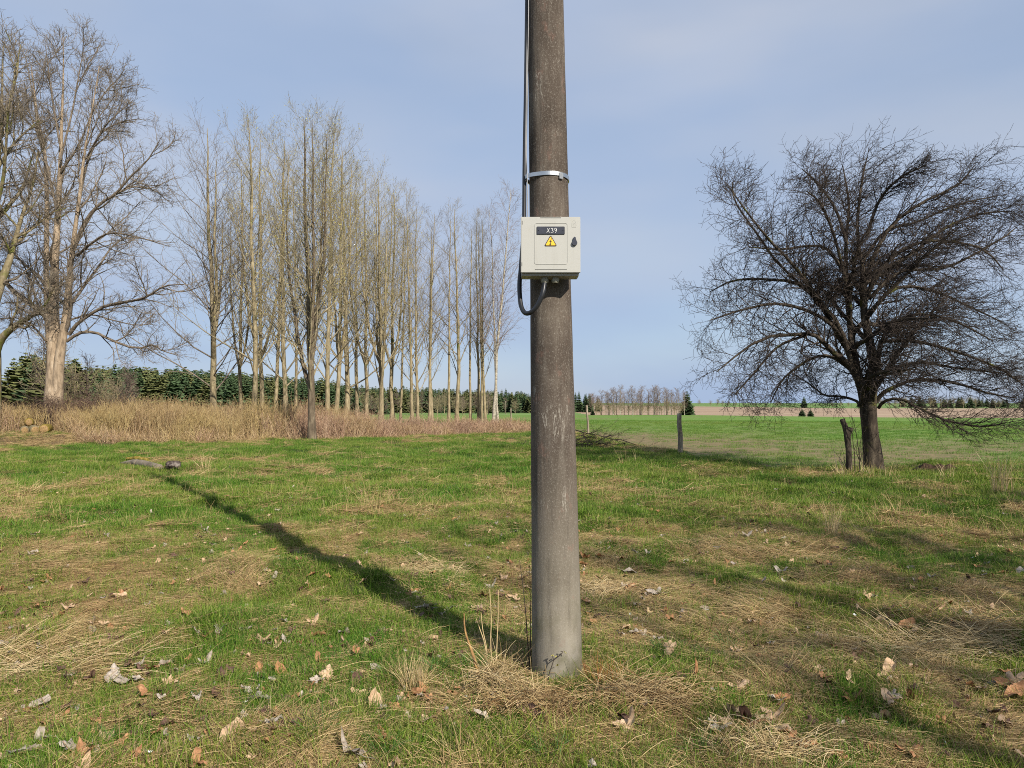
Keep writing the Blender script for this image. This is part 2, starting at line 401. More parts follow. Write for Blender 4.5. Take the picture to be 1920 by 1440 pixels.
def scatter(name, P, rot, scl, tint, idx, col, label, cat):
    me = bpy.data.meshes.new(name); me.vertices.add(len(P)); me.vertices.foreach_set('co', np.asarray(P, np.float32).ravel())
    a = me.attributes.new('rot', 'FLOAT_VECTOR', 'POINT'); a.data.foreach_set('vector', np.asarray(rot, np.float32).ravel())
    a = me.attributes.new('scl', 'FLOAT_VECTOR', 'POINT'); a.data.foreach_set('vector', np.asarray(scl, np.float32).ravel())
    a = me.attributes.new('tint', 'FLOAT', 'POINT'); a.data.foreach_set('value', np.asarray(tint, np.float32))
    a = me.attributes.new('pick', 'INT', 'POINT'); a.data.foreach_set('value', np.asarray(idx, np.int32))
    o = link(name, me); tag(o, label, cat, kind='stuff')
    g = bpy.data.node_groups.new(name + '_scatter', 'GeometryNodeTree')
    g.interface.new_socket('Geometry', in_out='INPUT', socket_type='NodeSocketGeometry')
    g.interface.new_socket('Geometry', in_out='OUTPUT', socket_type='NodeSocketGeometry')
    gi = g.nodes.new('NodeGroupInput'); go = g.nodes.new('NodeGroupOutput')
    ci = g.nodes.new('GeometryNodeCollectionInfo'); ci.inputs['Collection'].default_value = col
    ci.inputs['Separate Children'].default_value = True; ci.inputs['Reset Children'].default_value = True
    ip = g.nodes.new('GeometryNodeInstanceOnPoints'); ip.inputs['Pick Instance'].default_value = True
    def na(nm, dt):
        x = g.nodes.new('GeometryNodeInputNamedAttribute'); x.data_type = dt; x.inputs['Name'].default_value = nm; return x.outputs['Attribute']
    g.links.new(gi.outputs[0], ip.inputs['Points']); g.links.new(ci.outputs[0], ip.inputs['Instance'])
    g.links.new(na('pick', 'INT'), ip.inputs['Instance Index']); g.links.new(na('scl', 'FLOAT_VECTOR'), ip.inputs['Scale'])
    er = g.nodes.new('FunctionNodeEulerToRotation'); g.links.new(na('rot', 'FLOAT_VECTOR'), er.inputs[0])
    g.links.new(er.outputs[0], ip.inputs['Rotation']); g.links.new(ip.outputs[0], go.inputs[0])
    md = o.modifiers.new('scatter', 'NODES'); md.node_group = g
    return o

green_src = src_collection('green_tuft', [bl_mesh('green_tuft', M_GRASS,
    blades(50, .085, (.018, .060), .0038, 45, 100 + i), blades(10, .06, (.05, .10), .0040, 30, 150 + i),
    blades(5, .08, (.05, .10), .003, 50, 170 + i), blades(5, .07, (.018, .042), .012, 62, 190 + i)) for i in range(8)])
green_far = src_collection('green_sward', [bl_mesh('green_sward', M_GRASS,
    blades(95, .26, (.025, .075), .0075, 40, 200 + i), blades(10, .2, (.07, .13), .0065, 25, 250 + i)) for i in range(6)])
straw_src = src_collection('straw_mat', [bl_mesh('straw_mat', M_STRAW,
    blades(80, .13, (.06, .18), .0030, 0, 300 + i, 5, 0.80, 0.6), blades(18, .13, (.10, .24), .0028, 0, 350 + i, 5, 0.6, 1.0),
    blades(1 if i % 3 else 2, .1, (.3, .5), .0032, 0, 370 + i, 6, 0.75, 1.2)) for i in range(8)])
straw_far = src_collection('straw_sward', [bl_mesh('straw_sward', M_STRAW,
    blades(120, .28, (.09, .24), .0062, 0, 400 + i, 4, 0.72, 0.7), blades(4, .25, (.12, .3), .005, 25, 450 + i, 4)) for i in range(6)])
crop_src = src_collection('crop_tuft', [bl_mesh('crop_tuft', M_CROP, blades(60, .35, (.04, .09), .011, 35, 500 + i)) for i in range(5)])

def polar_pts(n, r0, r1, pw, amax=47, g=rng):
    """density falls as r^-pw"""
    u = g.random(n); e = 2 - pw
    r = (r0 ** e + u * (r1 ** e - r0 ** e)) ** (1 / e) if abs(e) > 1e-6 else r0 * (r1 / r0) ** u
    a = np.radians(g.uniform(-amax, amax, n)); return r * np.sin(a), r * np.cos(a)
def put(name, x, y, smin, smax, col, ncol, label, cat, tint, flow=None, dz=0.0, zs=None):
    n = len(x); z = H(x, y) + dz
    e = 0.06; gx = (H(x + e, y) - H(x - e, y)) / (2 * e); gy = (H(x, y + e) - H(x, y - e)) / (2 * e)
    az = rng.random(n) * 6.283 if flow is None else flow + rng.normal(0, 0.35, n)
    # tilt to slope: rotate about world axes after spin (XYZ euler: x first) -> small-angle approx in spun frame
    cx = np.cos(az); sx_ = np.sin(az)
    sl = gx * cx + gy * sx_; st = -gx * sx_ + gy * cx
    rot = np.stack([np.arctan(st), -np.arctan(sl), az], -1)
    s = rng.uniform(smin, smax, n); zz = s * (zs if zs is not None else rng.uniform(.75, 1.3, n))
    scatter(name, np.stack([x, y, z], -1), rot, np.stack([s, s, zz], -1), tint, rng.integers(0, ncol, n), col, label, cat)

def meadow_mask(x, y):
    return (cropside(x, y) + (fbm(x, y, 1.2, 77, 2) - 0.5) * 1.2 < 0.15)
POLE = np.array([0.268, 4.24])
def off_pole(x, y, r=0.17): return np.hypot(x - POLE[0], y - POLE[1]) > r
x, y = polar_pts(30000, 2.2, 11, 1.1); d = dryness(x, y)
k = meadow_mask(x, y) & off_pole(x, y) & (rng.random(len(x)) > d * 0.72 + 0.02) & (rng.random(len(x)) < .25 + sstep(.30, .48, fbm(x, y, .22, 95, 2)))
x, y, d = x[k], y[k], d[k]
ht = 0.75 + 0.75 * fbm(x, y, 0.7, 91, 2)
put('meadow_grass', x, y, .85, 1.35, green_src, 8, 'short fresh green grass of the near meadow around the pole', 'grass',
    np.clip(fbm(x, y, 0.8, 61, 3) * 1.5 - 0.35 + d * 0.45 + rng.normal(0, .15, len(x)), 0, 1), zs=ht)
x, y = polar_pts(52000, 9, 42, 1.25); d = dryness(x, y)
k = meadow_mask(x, y) & (rng.random(len(x)) > d * 0.85) & (rng.random(len(x)) < sstep(8.5, 12, np.hypot(x, y)))
x, y, d = x[k], y[k], d[k]
put('meadow_grass', x, y, .8, 1.25, green_far, 6, 'green sward of the far meadow up to the dry stems and fence line', 'grass',
    np.clip(fbm(x, y, 2.0, 62, 3) * 1.5 - 0.45 + d * 0.5 + rng.normal(0, .12, len(x)), 0, 1), zs=0.7 + 0.7 * fbm(x, y, 1.3, 92, 2))
x, y = polar_pts(36000, 2.2, 12, 1.05); d = dryness(x, y)
k = meadow_mask(x, y) & off_pole(x, y, .2) & (rng.random(len(x)) < .2 + sstep(.32, .5, fbm(x, y, .26, 96, 2))) & (rng.random(len(x)) < 0.16 + 0.95 * sstep(0.35, 0.8, d))
x, y, d = x[k], y[k], d[k]
flow = 0.65 + (fbm(x, y, 2.2, 71, 2) - 0.5) * 5.0 - 0.10 * x
put('dead_grass', x, y, .8, 1.3, straw_src, 8, 'matted bleached dead grass lying between the green patches', 'dead grass',
    np.clip(fbm(x, y, 0.9, 63, 2) * 1.6 - 0.3 + rng.normal(0, .18, len(x)), 0, 1), flow=flow, dz=0.006)
x, y = polar_pts(22000, 10, 42, 1.2); d = dryness(x, y)
k = meadow_mask(x, y) & (rng.random(len(x)) < 0.06 + 1.0 * sstep(0.4, 0.85, d))
x, y, d = x[k], y[k], d[k]
put('dead_grass', x, y, .7, 1.2, straw_far, 6, 'tan dead grass patches further out on the meadow', 'dead grass',
    np.clip(fbm(x, y, 1.5, 64, 2) * 1.4 - 0.3 + rng.normal(0, .15, len(x)), 0, 1), flow=0.3 + (fbm(x, y, 3, 72, 2) - 0.5) * 4, dz=0.01)
x, y = polar_pts(26000, 16, 75, 1.45); k = ~meadow_mask(x, y) & (y < 80)
x, y = x[k], y[k]; cs = cropside(x, y)
k = rng.random(len(x)) > 0.80 * np.exp(-cs / 4.5) + 0.5 * sstep(.48, .66, fbm(x, y, 9, 55)) * (1 - sstep(24, 60, y)); x, y = x[k], y[k]
put('young_crop', x, y, .7, 1.15, crop_src, 5, 'low green seedlings of the crop field beyond the posts', 'crop',
    np.clip(fbm(x, y, 6, 65, 2) * 1.3 - 0.2 + rng.normal(0, .15, len(x)), 0, 1))

# brush band of tall dry stems in front of the bare trees
def stem_clump(n, spread, h, rad, lean, seed, twigs=3, K=4, droop=0.05):
    g = np.random.default_rng(seed)
    rr = spread * np.sqrt(g.random(n)); a = g.random(n) * 6.283
    P = np.empty((n, K, 3)); P[:, 0] = np.stack([rr * np.cos(a), rr * np.sin(a), -0.03 + 0 * rr], -1)
    d = norm(np.stack([g.normal(0, lean, n), g.normal(0, lean, n), np.ones(n)], -1)); L = g.uniform(h[0], h[1], n)
    for j in range(1, K):
        P[:, j] = P[:, j - 1] + d * (L / (K - 1))[:, None]; d = norm(d + g.normal(0, .10, (n, 3)) + [droop, 0, 0])
    R_ = np.linspace(1, .45, K)[None] * (rad * g.uniform(.6, 1.3, n))[:, None]
    A = tubes(P, R_, 3); r0 = np.repeat(g.random(n), K * 3)
    Pt, Rt = grow(P, R_, twigs, .35, 1.0, 32, lambda t, pl: pl * .22, 3, (0, 0, .12), .15, .6, rad * .35, g=g)
    B = tubes(Pt, Rt, 3); r1 = np.repeat(g.random(len(Pt)), 9)
    V, Q = join([A, B]); return V, Q, np.concatenate([r0, r1])
stem_src = src_collection('stem_clump', [bl_mesh('stem_clump', M_STEM, stem_clump(26, .42, (1.0, 1.9), .0085, .10, 600 + i, 4)) for i in range(6)])
low_src = src_collection('low_tangle', [bl_mesh('low_tangle', M_STEM, stem_clump(30, .42, (.35, .95), .008, .45, 640 + i, 3, 4, .02),
    blades(25, .4, (.2, .45), .008, 30, 660 + i)) for i in range(5)])
g2 = np.random.default_rng(5)
x = g2.uniform(-40, 4.2, 5200); y = g2.uniform(24, 52, 5200); dep = y - brush_front(x)
px = x / y * FPX + CXP
back = np.interp(px, [-400, 0, 500, 640, 720, 1000], [11, 11, 11, 9, 7, 6])
heap = (px > 22) & (px < 112) & (dep < 5.5)
k = (dep > 0.35 + fbm(x, y, 1.6, 15, 2) * 1.5) & (dep < back) & (cropside(x, y) < -0.3)
k &= ~heap & ~((px < 300) & (dep < 2.8)) & ~((px < 140) & (dep < 3.6))
k &= g2.random(len(x)) < np.interp(px, [0, 250, 640, 720, 1000], [.8, 1, 1, .55, .42]) * np.where(dep > 6, .5, 1)
xs, ys, ps = x[k], y[k], px[k]
hsc = np.interp(ps, [-400, 0, 150, 300, 560, 640, 760, 1000], [.72, .68, .66, .80, .88, .66, .48, .36]) * (0.42 + 1.05 * fbm(xs, ys, 1.7, 16, 3)) * (0.72 + 0.28 * sstep(0, 3, dep[k]))
n = len(xs)
scatter('dry_stems', np.stack([xs, ys, H(xs, ys)], -1), np.stack([g2.normal(0, .05, n), g2.normal(0, .05, n) + .05, g2.random(n) * 6.283], -1),
    np.stack([np.full(n, .95), np.full(n, .95), hsc], -1), np.clip(np.interp(ps, [-100, 200, 350, 600, 700, 1000], [.5, .8, .8, .5, .2, .3]) + (fbm(xs, ys, 2.2, 17, 2) - .5) * 2.2 + g2.normal(0, .22, n), 0, 1),
    g2.integers(0, 6, n), stem_src, 'tall dry yellowish stems growing in a band before the bare trees', 'dry stems')
k = (dep > -0.1 + fbm(x, y, 1.6, 15, 2) * 1.0) & (dep < back + 2) & (cropside(x, y) < 0.2) & (g2.random(len(x)) < np.where(heap, .0, np.where((px < 150) & (dep < 3.2), .06, .9)))
xs, ys, ps = x[k], y[k], px[k]; n = len(xs)
scatter('low_brush', np.stack([xs, ys, H(xs, ys)], -1), np.stack([g2.normal(0, .05, n), g2.normal(0, .05, n), g2.random(n) * 6.283], -1),
    np.stack([np.ones(n), np.ones(n), g2.uniform(.35, 1.3, n) * np.interp(ps, [0, 250, 330, 640, 800, 1000], [.6, .65, .85, .8, .62, .5])], -1),
    np.clip(.15 + g2.normal(0, .25, n) + np.where(ps < 560, .35, 0), 0, 1), g2.integers(0, 5, n), low_src, 'low tangled reddish brown brush at the foot of the dry stems', 'brush')

# ------------------------------------------------------------------ bare trees
M_MAPLE = bark('maple_bark', [(.13, .10, .07), (.33, .25, .17), (.46, .37, .27)], 7, (1, 1, .3), .8)
M_MAPLE_TOP = bark('maple_branch', [(.07, .055, .042), (.17, .135, .10), (.27, .22, .165)], 9, (1, 1, .6), .3)
M_TWIG = bark('twig_bark', [(.10, .08, .06), (.20, .165, .125), (.29, .24, .18)], 3, (1, 1, 1), 0)
M_ASH = bark('pale_bark', [(.11, .09, .055), (.27, .22, .13), (.42, .355, .23)], 9, (1, 1, .25), .6, ((.10, .11, .03), 1.5, .58))
M_ASHTWIG = bark('olive_twig', [(.15, .125, .078), (.27, .225, .14), (.39, .33, .215)], 3, (1, 1, 1), 0)
M_BUD = plain('spring_bud', (.38, .34, .09), .7, var=.35, scale=1.5, spec=.2)
M_APPLE = bark('dark_bark', [(.018, .014, .011), (.055, .043, .032), (.13, .105, .075)], 10, (1, 1, .35), 1.0, ((.10, .10, .025), 3.0, .60))
M_APPLETWIG = bark('dark_twig', [(.026, .020, .017), (.055, .043, .036), (.10, .080, .066)], 4, (1, 1, 1), 0)
M_BIRCH = bark('birch_bark', [(.10, .085, .06), (.36, .32, .25), (.52, .48, .40)], 5, (1, 1, 2.5), .4)
M_BIRCHTWIG = bark('birch_twig', [(.12, .085, .065), (.23, .17, .135), (.34, .27, .22)], 3, (1, 1, 1), 0)
M_SPRUCE = plain('spruce_needles', (.060, .095, .042), .8, var=.45, scale=1.2, spec=.15)
M_SPRUCE2 = plain('olive_spruce_needles', (.115, .125, .048), .8, var=.4, scale=1.0, spec=.15)
M_MOSS = bark('mossy_bark', [(.09, .075, .04), (.21, .17, .10), (.32, .27, .17)], 7, (1, 1, .4), .8, ((.13, .135, .035), 1.6, .52))

def tree_parts(root, parts):
    for nm, V, Q, mt in parts: link(nm, mesh_np(nm, V, Q, [mt]), root)
def quads_at(P, size, g, n=None):
    """small tilted leaf-sized quads at points"""
    m = len(P); a = norm(g.normal(0, 1, (m, 3))); b = norm(np.cross(a, g.normal(0, 1, (m, 3)))); s = size * g.uniform(.6, 1.4, (m, 1))
    V = np.stack([P - a * s - b * s * .5, P + a * s - b * s * .5, P + a * s + b * s * .5, P - a * s + b * s * .5], 1).reshape(-1, 3)
    return V, np.arange(m * 4).reshape(-1, 4)

def upright_tree(seed, h=16, fork=0.0, n1=46, spread=.26, buds=True, lod=0, up=.16, a1=38, r0=None, rf=.38, lean=0.0, low=.14, mats=None, droop=0):
    """trunk + crown + buds meshes of a slim bare tree"""
    g = np.random.default_rng(seed); r0 = r0 or h * .0080; K0 = 14
    z = np.linspace(0, 1, K0); tr = np.stack([np.cumsum(g.normal(0, .012 * h / K0 * 3, K0)) + lean * z * h, np.cumsum(g.normal(0, .012 * h / K0 * 3, K0)), z * h], -1)
    tr[0, :2] = 0; R_ = r0 * (1 - z) ** .8 + .012; R_[0] *= 1.45; R_[1] *= 1.05
    tr[0, 2] = -.35
    leaders, LR = [tr], [R_]
    if fork:
        for q in range(int(fork)):
            k = int(g.integers(2, 5)); a = q * 2.4 + g.random(); d = np.array([math.cos(a), math.sin(a), 0])
            hh = h * g.uniform(.72, .96) - tr[k, 2]; zz = np.linspace(0, 1, K0)
            off = (1 - np.exp(-zz * 3.2)) * h * g.uniform(.07, .15)
            P_ = tr[k] + d * off[:, None] + np.stack([0 * zz, 0 * zz, zz * hh], -1) + np.cumsum(g.normal(0, .03, (K0, 3)), 0) * [1, 1, 0]
            leaders.append(P_); LR.append(R_[k] * .62 * (1 - zz) ** .8 + .012)
    L = np.stack(leaders); LR = np.stack(LR)
    m1 = n1 if not fork else int(n1 * .5)
    tw = .0046 if lod == 0 else .013
    P1, R1 = grow(L, LR, m1, low, .985, a1, lambda t, pl: pl * spread * (1.02 - t) ** .62 + .35, 7, (0, 0, up - .06 * droop), .09, rf, tw, g=g)
    P2, R2 = grow(P1, R1, 8 if lod == 0 else 5, .12, 1., 38, lambda t, pl: .30 * pl * (1.15 - .6 * t) + .22, 5, (0, 0, .13 - droop * .2), .12, .55, tw * .8, g=g)
    cr = [tubes(P1, R1, 4), tubes(P2, R2, 3)]
    if lod == 0:
        P3, R3 = grow(P2, R2, 4, .2, 1., 38, lambda t, pl: .40 * pl + .14, 3, (0, 0, .12 - droop * .3), .10, .6, .0036, g=g); cr.append(tubes(P3, R3, 3)); tips = P3
    else:
        P3, R3 = grow(P2, R2, 3, .3, 1., 40, lambda t, pl: .4 * pl + .15, 2, (0, 0, .1 - droop * .3), .14, .6, tw * .8, g=g); cr.append(tubes(P3, R3, 3)); tips = P3
    parts = [('trunk',) + tubes(L, LR, 9 if lod == 0 else 5), ('crown',) + join(cr)]
    if buds:
        t_ = tips.reshape(-1, 3); t_ = t_[g.random(len(t_)) < (.55 * np.clip(1.35 - t_[:, 2] / h, .1, 1))] ; t_ = t_ + g.normal(0, .04, t_.shape)
        parts.append(('buds',) + quads_at(t_, .023, g))
    return parts
def tree_meshes(parts, mats):
    return [(nm, mesh_np(nm, V, Q, [mats[nm]])) for nm, V, Q in parts]
def place_tree(name, meshes, loc, rz, s, label, group=None, cat='tree', tilt=(0, 0), sz=None):
    r = empty(name, loc); r.rotation_euler = (tilt[0], tilt[1], rz); r.scale = (s, s, sz or s)
    for nm, me in meshes: link(nm, me, r)
    return tag(r, label, cat, group)

ASHM = {'trunk': M_ASH, 'crown': M_ASHTWIG, 'buds': M_BUD}
BIRM = {'trunk': M_BIRCH, 'crown': M_BIRCHTWIG}
T_slim = [tree_meshes(upright_tree(20 + i, 16, (0, 2, 0)[i], (38, 36, 34)[i], (.29, .30, .37)[i], up=(.11, .13, .08)[i], a1=(40, 38, 46)[i], low=(.14, .2, .12)[i]), ASHM) for i in range(3)]
T_bare = [tree_meshes(upright_tree(30 + i, 16, 0, (23, 18, 26)[i], (.25, .31, .20)[i], buds=False, up=(.11, .08, .16)[i], a1=(38, 46, 32)[i], r0=(.115, .10, .12)[i], low=(.2, .3, .25)[i]), ASHM if i != 1 else {'trunk': M_ASH, 'crown': M_TWIG}) for i in range(3)]
T_fork = [tree_meshes(upright_tree(40 + i, 16, 3 + i, 48, .37, up=.10, r0=.165, low=.12), ASHM) for i in range(2)]
T_front = [(nm, me.copy()) for nm, me in T_fork[1]]
M_FRONT = bark('dark_front_bark', [(.05, .038, .026), (.13, .10, .068), (.24, .195, .13)], 9, (1, 1, .25), .7)
T_front[0][1].materials[0] = M_FRONT
T_broad = tree_meshes(upright_tree(50, 16, 2, 56, .40, buds=False, up=.10, a1=52, low=.10, r0=.15, rf=.3), {'trunk': M_ASH, 'crown': M_TWIG})
T_birch = tree_meshes(upright_tree(60, 16, 0, 40, .19, buds=False, up=.10, a1=42, droop=.5, low=.28, r0=.095, rf=.3), BIRM)
def row(px, Y, top, mesh, label, tilt=0., sx=1.0, rz=None, name='bare_tree'):
    p = at(px, 700, Y); z = float(H(p[0], Y)); hh = at(px, top, Y)[2] - z; s = hh / 16.0
    if mesh is T_bare[0] and int(px) % 3 == 0: mesh = T_bare[2]
    if abs(tilt) < .6: tilt = float(rng.normal(0, 1.3))
    place_tree(name, mesh, (p[0], Y, z), rng.random() * 6.28 if rz is None else rz, s * sx * rng.uniform(.88, 1.15), label, 'slim bare trees behind the dry stems', 'tree', (0, math.radians(tilt)), s)
row(408, 45, 248, T_broad, 'wide crowned bare tree standing alone right of the big pale maple', 0)
row(455, 50, 335, T_slim[1], 'slim bare tree with yellowish buds, first of the dense row')
row(478, 42, 225, T_slim[0], 'tall straight budding tree, second tall one of the dense row left of the forked tree')
row(516, 50, 300, T_bare[0], 'thin dark leaning trunk between the tall budding trees', 4)
row(534, 46, 262, T_slim[2], 'budding tree with dark straight trunk just left of the front forked tree')
row(556, 52, 330, T_bare[1], 'very thin bare tree half hidden behind the front forked tree')
row(586, 29.7, 212, T_front, 'front tree with thick dark forking trunk at the meadow edge', 0, 1.05)
row(612, 38, 238, T_slim[0], 'tall budding tree close behind right of the front forked tree', 0, 1.0, 2.0)
row(648, 50, 300, T_slim[2], 'tan trunked budding tree right of the front forked tree', 1, 1, 4.0)
row(672, 58, 345, T_bare[0], 'thin distant bare tree right of the tan trunked tree')
row(497, 47, 262, T_slim[1], 'budding tree between the second tall tree and the thin dark leaning trunk', 1, 1, 2.7)
row(628, 47, 275, T_slim[1], 'slim budding tree standing between the front forked tree and the tan trunked one', 0, 1, 5.2)
row(690, 53, 335, T_slim[1], 'budding tree just left of the multi stemmed tree', 0, 1, 3.3)
row(713, 48, 322, T_fork[0], 'multi stemmed budding tree in the middle of the row', 1.5, .95)
row(736, 54, 350, T_slim[1], 'slim budding tree behind the multi stemmed tree', 2, 1, 1.0)
row(752, 56, 420, T_bare[1], 'small slanting bare tree right of the multi stemmed tree', 4)
row(775, 52, 362, T_bare[0], 'pair of straight pale trunks, left stem, in the open part of the row', 0, 1, 3.0)
row(783, 53, 385, T_slim[2], 'pair of straight pale trunks, right stem, in the open part of the row', .5, .9, 5.0)
row(805, 55, 400, T_bare[1], 'slim bare tree standing just right of the pale pair', 0, 1.1, 1.3)
row(811, 57, 425, T_bare[0], 'thin bare tree crowding the one right of the pale pair', 1)
row(841, 56, 408, T_bare[1], 'straight bare tree in the gap between two clusters', -.5, 1, 2.2)
row(857, 57, 395, T_bare[0], 'dark straight bare tree, fifth from the utility pole', 1, 1.05, 4.4)
row(882, 58, 430, T_bare[1], 'thin bare tree, left of the close trunk trio', 0, .9, .5)
row(897, 58, 405, T_bare[0], 'bare tree, left stem of the close trunk trio', 0, 1.0, 5.5)
row(904, 59, 425, T_bare[1], 'bare tree, middle stem of the close trunk trio', .5, 1.0, 3.6)
row(911, 57, 400, T_bare[0], 'dark slanting bare tree, right stem of the close trunk trio', 3, .9, 1.9)
row(926, 55, 352, T_birch, 'white barked birch leaning right beside the utility pole', 3.6, 1.1, 0, 'birch_tree')
row(934, 56, 380, T_birch, 'second white birch with thinner trunk nearest the utility pole', 4.5, .9, 2.0, 'birch_tree')

# limbs traced for the two big maples and the dark fruit tree
def skeleton_tree(limbs, Y, g, K=14, extra=0, ypow=.8, ymax=.9):
    """limbs: (pixel polyline, r_start_m, r_end_m, depth swing) -> P,R"""
    Ps, Rs = [], []
    for pts, ra, rb, dy in limbs:
        pts = np.asarray(pts, float); P2 = poly(pts, K); t = np.linspace(0, 1, K)
        yy = Y + dy * t ** 1.2
        P = np.stack([at(a, b, yv) for (a, b), yv in zip(P2, yy)])
        Ps.append(P); Rs.append(ra * (1 - t) ** (1.35 if ra > .2 else .75) * (1 - rb / ra) + rb)
    return np.stack(Ps), np.stack(Rs)
def add_limbs(P, R, n, length, g, ang=50, trop=(0, 0, .1), K=14, t0=.35, t1=.9):
    Q, RR = grow(P, R, n, t0, t1, ang, length, K, trop, .10, .62, .02, g=g)
    return Q, RR

def big_maple(px0, Y, stems, limbs, label, mats, seed):
    g = np.random.default_rng(seed)
    base = at(px0, 700, Y); z0 = float(H(base[0], Y))
    Pt, Rt = skeleton_tree(stems, Y, g, 18); Pt[:, 0, 2] = np.where(Pt[:, 0, 2] < z0 + 3, np.minimum(Pt[:, 0, 2], z0 - .3), Pt[:, 0, 2])
    Pl, Rl = skeleton_tree(limbs, Y, g, 14); Rl = Rl * .72
    Pe, Re = add_limbs(Pt, Rt, 7, lambda t, pl: pl * .30 * (1.25 - t), g, 48, (0, 0, .07), 14, .32, .97)
    Pe2, Re2 = add_limbs(Pl, Rl, 3, lambda t, pl: pl * .38 * (1.2 - t) + .8, g, 45, (0, 0, .06), 14, .3, .9)
    A = np.concatenate([Pl, Pe, Pe2]); AR = np.concatenate([Rl, Re, Re2])
    P1, R1 = grow(A, AR, 11, .12, 1., 46, lambda t, pl: .26 * pl * (1.2 - .7 * t) + .4, 7, (0, 0, .05), .17, .5, .010, g=g)
    Pt1, Rt1 = grow(Pt, Rt, 16, .35, 1., 45, lambda t, pl: .12 * pl * (1.2 - .6 * t) + .3, 7, (0, 0, .08), .15, .35, .010, g=g)
    P1 = np.concatenate([P1, Pt1]); R1 = np.concatenate([R1, Rt1])
    P2, R2 = grow(P1, R1, 5, .15, 1., 44, lambda t, pl: .34 * pl * (1.15 - .5 * t) + .15, 4, (0, 0, .06), .2, .6, .0065, g=g)
    P3, R3 = grow(P2, R2, 3, .3, 1., 42, lambda t, pl: .42 * pl + .10, 3, (0, 0, .10), .16, .7, .0042, g=g)
    r = empty('maple_tree', (base[0], Y, z0)); off = np.array([base[0], Y, z0])
    for nm, (V, Q), mt in (('trunk', tubes(Pt, Rt, 14), mats[0]), ('limbs', tubes(A, AR, 7), mats[1]), ('crown', join([tubes(P1, R1, 4), tubes(P2, R2, 3), tubes(P3, R3, 3)]), mats[2])):
        link(nm, mesh_np(nm, V - off, Q, [mt]), r)
    tag(r, label, 'tree'); return r
m_ = 36 / FPX
big_maple(102, 36, [
    ([(100, 775), (101, 735), (103, 690), (101, 640), (100, 590), (101, 545), (104, 470), (109, 400), (113, 310), (116, 220), (119, 140), (118, 62)], 17.5 * m_, .02, .6),
    ([(106, 775), (107, 735), (110, 690), (115, 645), (124, 590), (129, 530), (138, 450), (149, 370), (158, 290), (172, 210), (186, 125)], 12 * m_, .02, -.8),
    ([(93, 640), (88, 560), (87, 470), (88, 367), (83, 283), (70, 217), (58, 120)], 6 * m_, .02, 1.5)],
    [([(130, 627), (150, 603), (200, 573), (267, 560), (307, 537), (345, 533)], .14, .02, -2), ([(125, 640), (150, 624), (180, 624), (207, 637), (253, 653), (287, 647), (303, 657), (335, 667)], .12, .02, -1),
     ([(128, 575), (132, 572), (167, 523), (187, 497), (213, 460), (262, 430)], .13, .02, 2), ([(137, 467), (160, 415), (187, 383), (217, 363), (243, 333), (277, 300), (302, 258)], .13, .02, -1.5),
     ([(147, 383), (160, 317), (178, 270), (200, 233), (250, 187)], .11, .02, 1.5), ([(145, 480), (167, 460), (207, 437), (267, 447), (320, 463)], .10, .015, -3),
     ([(150, 440), (180, 390), (213, 367), (250, 350), (283, 353), (333, 330)], .10, .015, 2.5), ([(110, 410), (90, 320), (74, 250), (62, 180), (48, 105)], .10, .02, 2),
     ([(95, 560), (75, 520), (50, 500), (20, 470), (-15, 440)], .11, .02, 2), ([(90, 610), (70, 570), (58, 530), (40, 490), (8, 455)], .09, .015, -2),
     ([(90, 645), (60, 610), (30, 596), (-5, 600)], .08, .015, -2.5), ([(113, 300), (135, 210), (148, 140), (158, 85)], .08, .015, 1), ([(112, 270), (96, 170), (85, 85)], .08, .015, -1),
     ([(160, 300), (190, 250), (225, 230), (262, 222)], .07, .015, 0), ([(170, 215), (200, 170), (222, 150)], .05, .012, 1), ([(130, 600), (170, 590), (210, 600), (262, 610), (300, 600)], .07, .012, 3)],
    'big old bare maple with thick pale split trunk at left', (M_MAPLE, M_MAPLE_TOP, M_TWIG), 71)
m_ = 30 / FPX
big_maple(-24, 30, [
    ([(-22, 800), (-18, 720), (-16, 640), (-20, 560), (-18, 470), (-14, 400), (-6, 330), (0, 250), (4, 170), (6, 85)], 20 * m_, .02, .5),
    ([(-20, 700), (0, 640), (28, 612), (58, 593), (86, 570), (100, 540)], 9 * m_, .03, -1.5),
    ([(-20, 600), (2, 530), (17, 490), (28, 450), (43, 400), (62, 345), (72, 280)], 9 * m_, .03, 1.0)],
    [([(-14, 330), (15, 285), (40, 255), (75, 225)], .11, .02, 1), ([(-10, 400), (5, 340), (10, 290), (14, 230), (20, 170)], .12, .02, -1.5),
     ([(0, 250), (20, 190), (30, 130), (38, 90)], .09, .02, 1), ([(-18, 480), (-50, 420), (-90, 380)], .14, .02, 1), ([(-18, 540), (-60, 500), (-110, 480)], .14, .02, -2),
     ([(30, 445), (60, 430), (95, 400), (125, 390)], .07, .015, 1), ([(-10, 300), (-40, 220), (-60, 150)], .1, .02, 0)],
    'old maple cut by the left edge with mossy leaning limbs', (M_MOSS, M_MOSS, M_TWIG), 72)

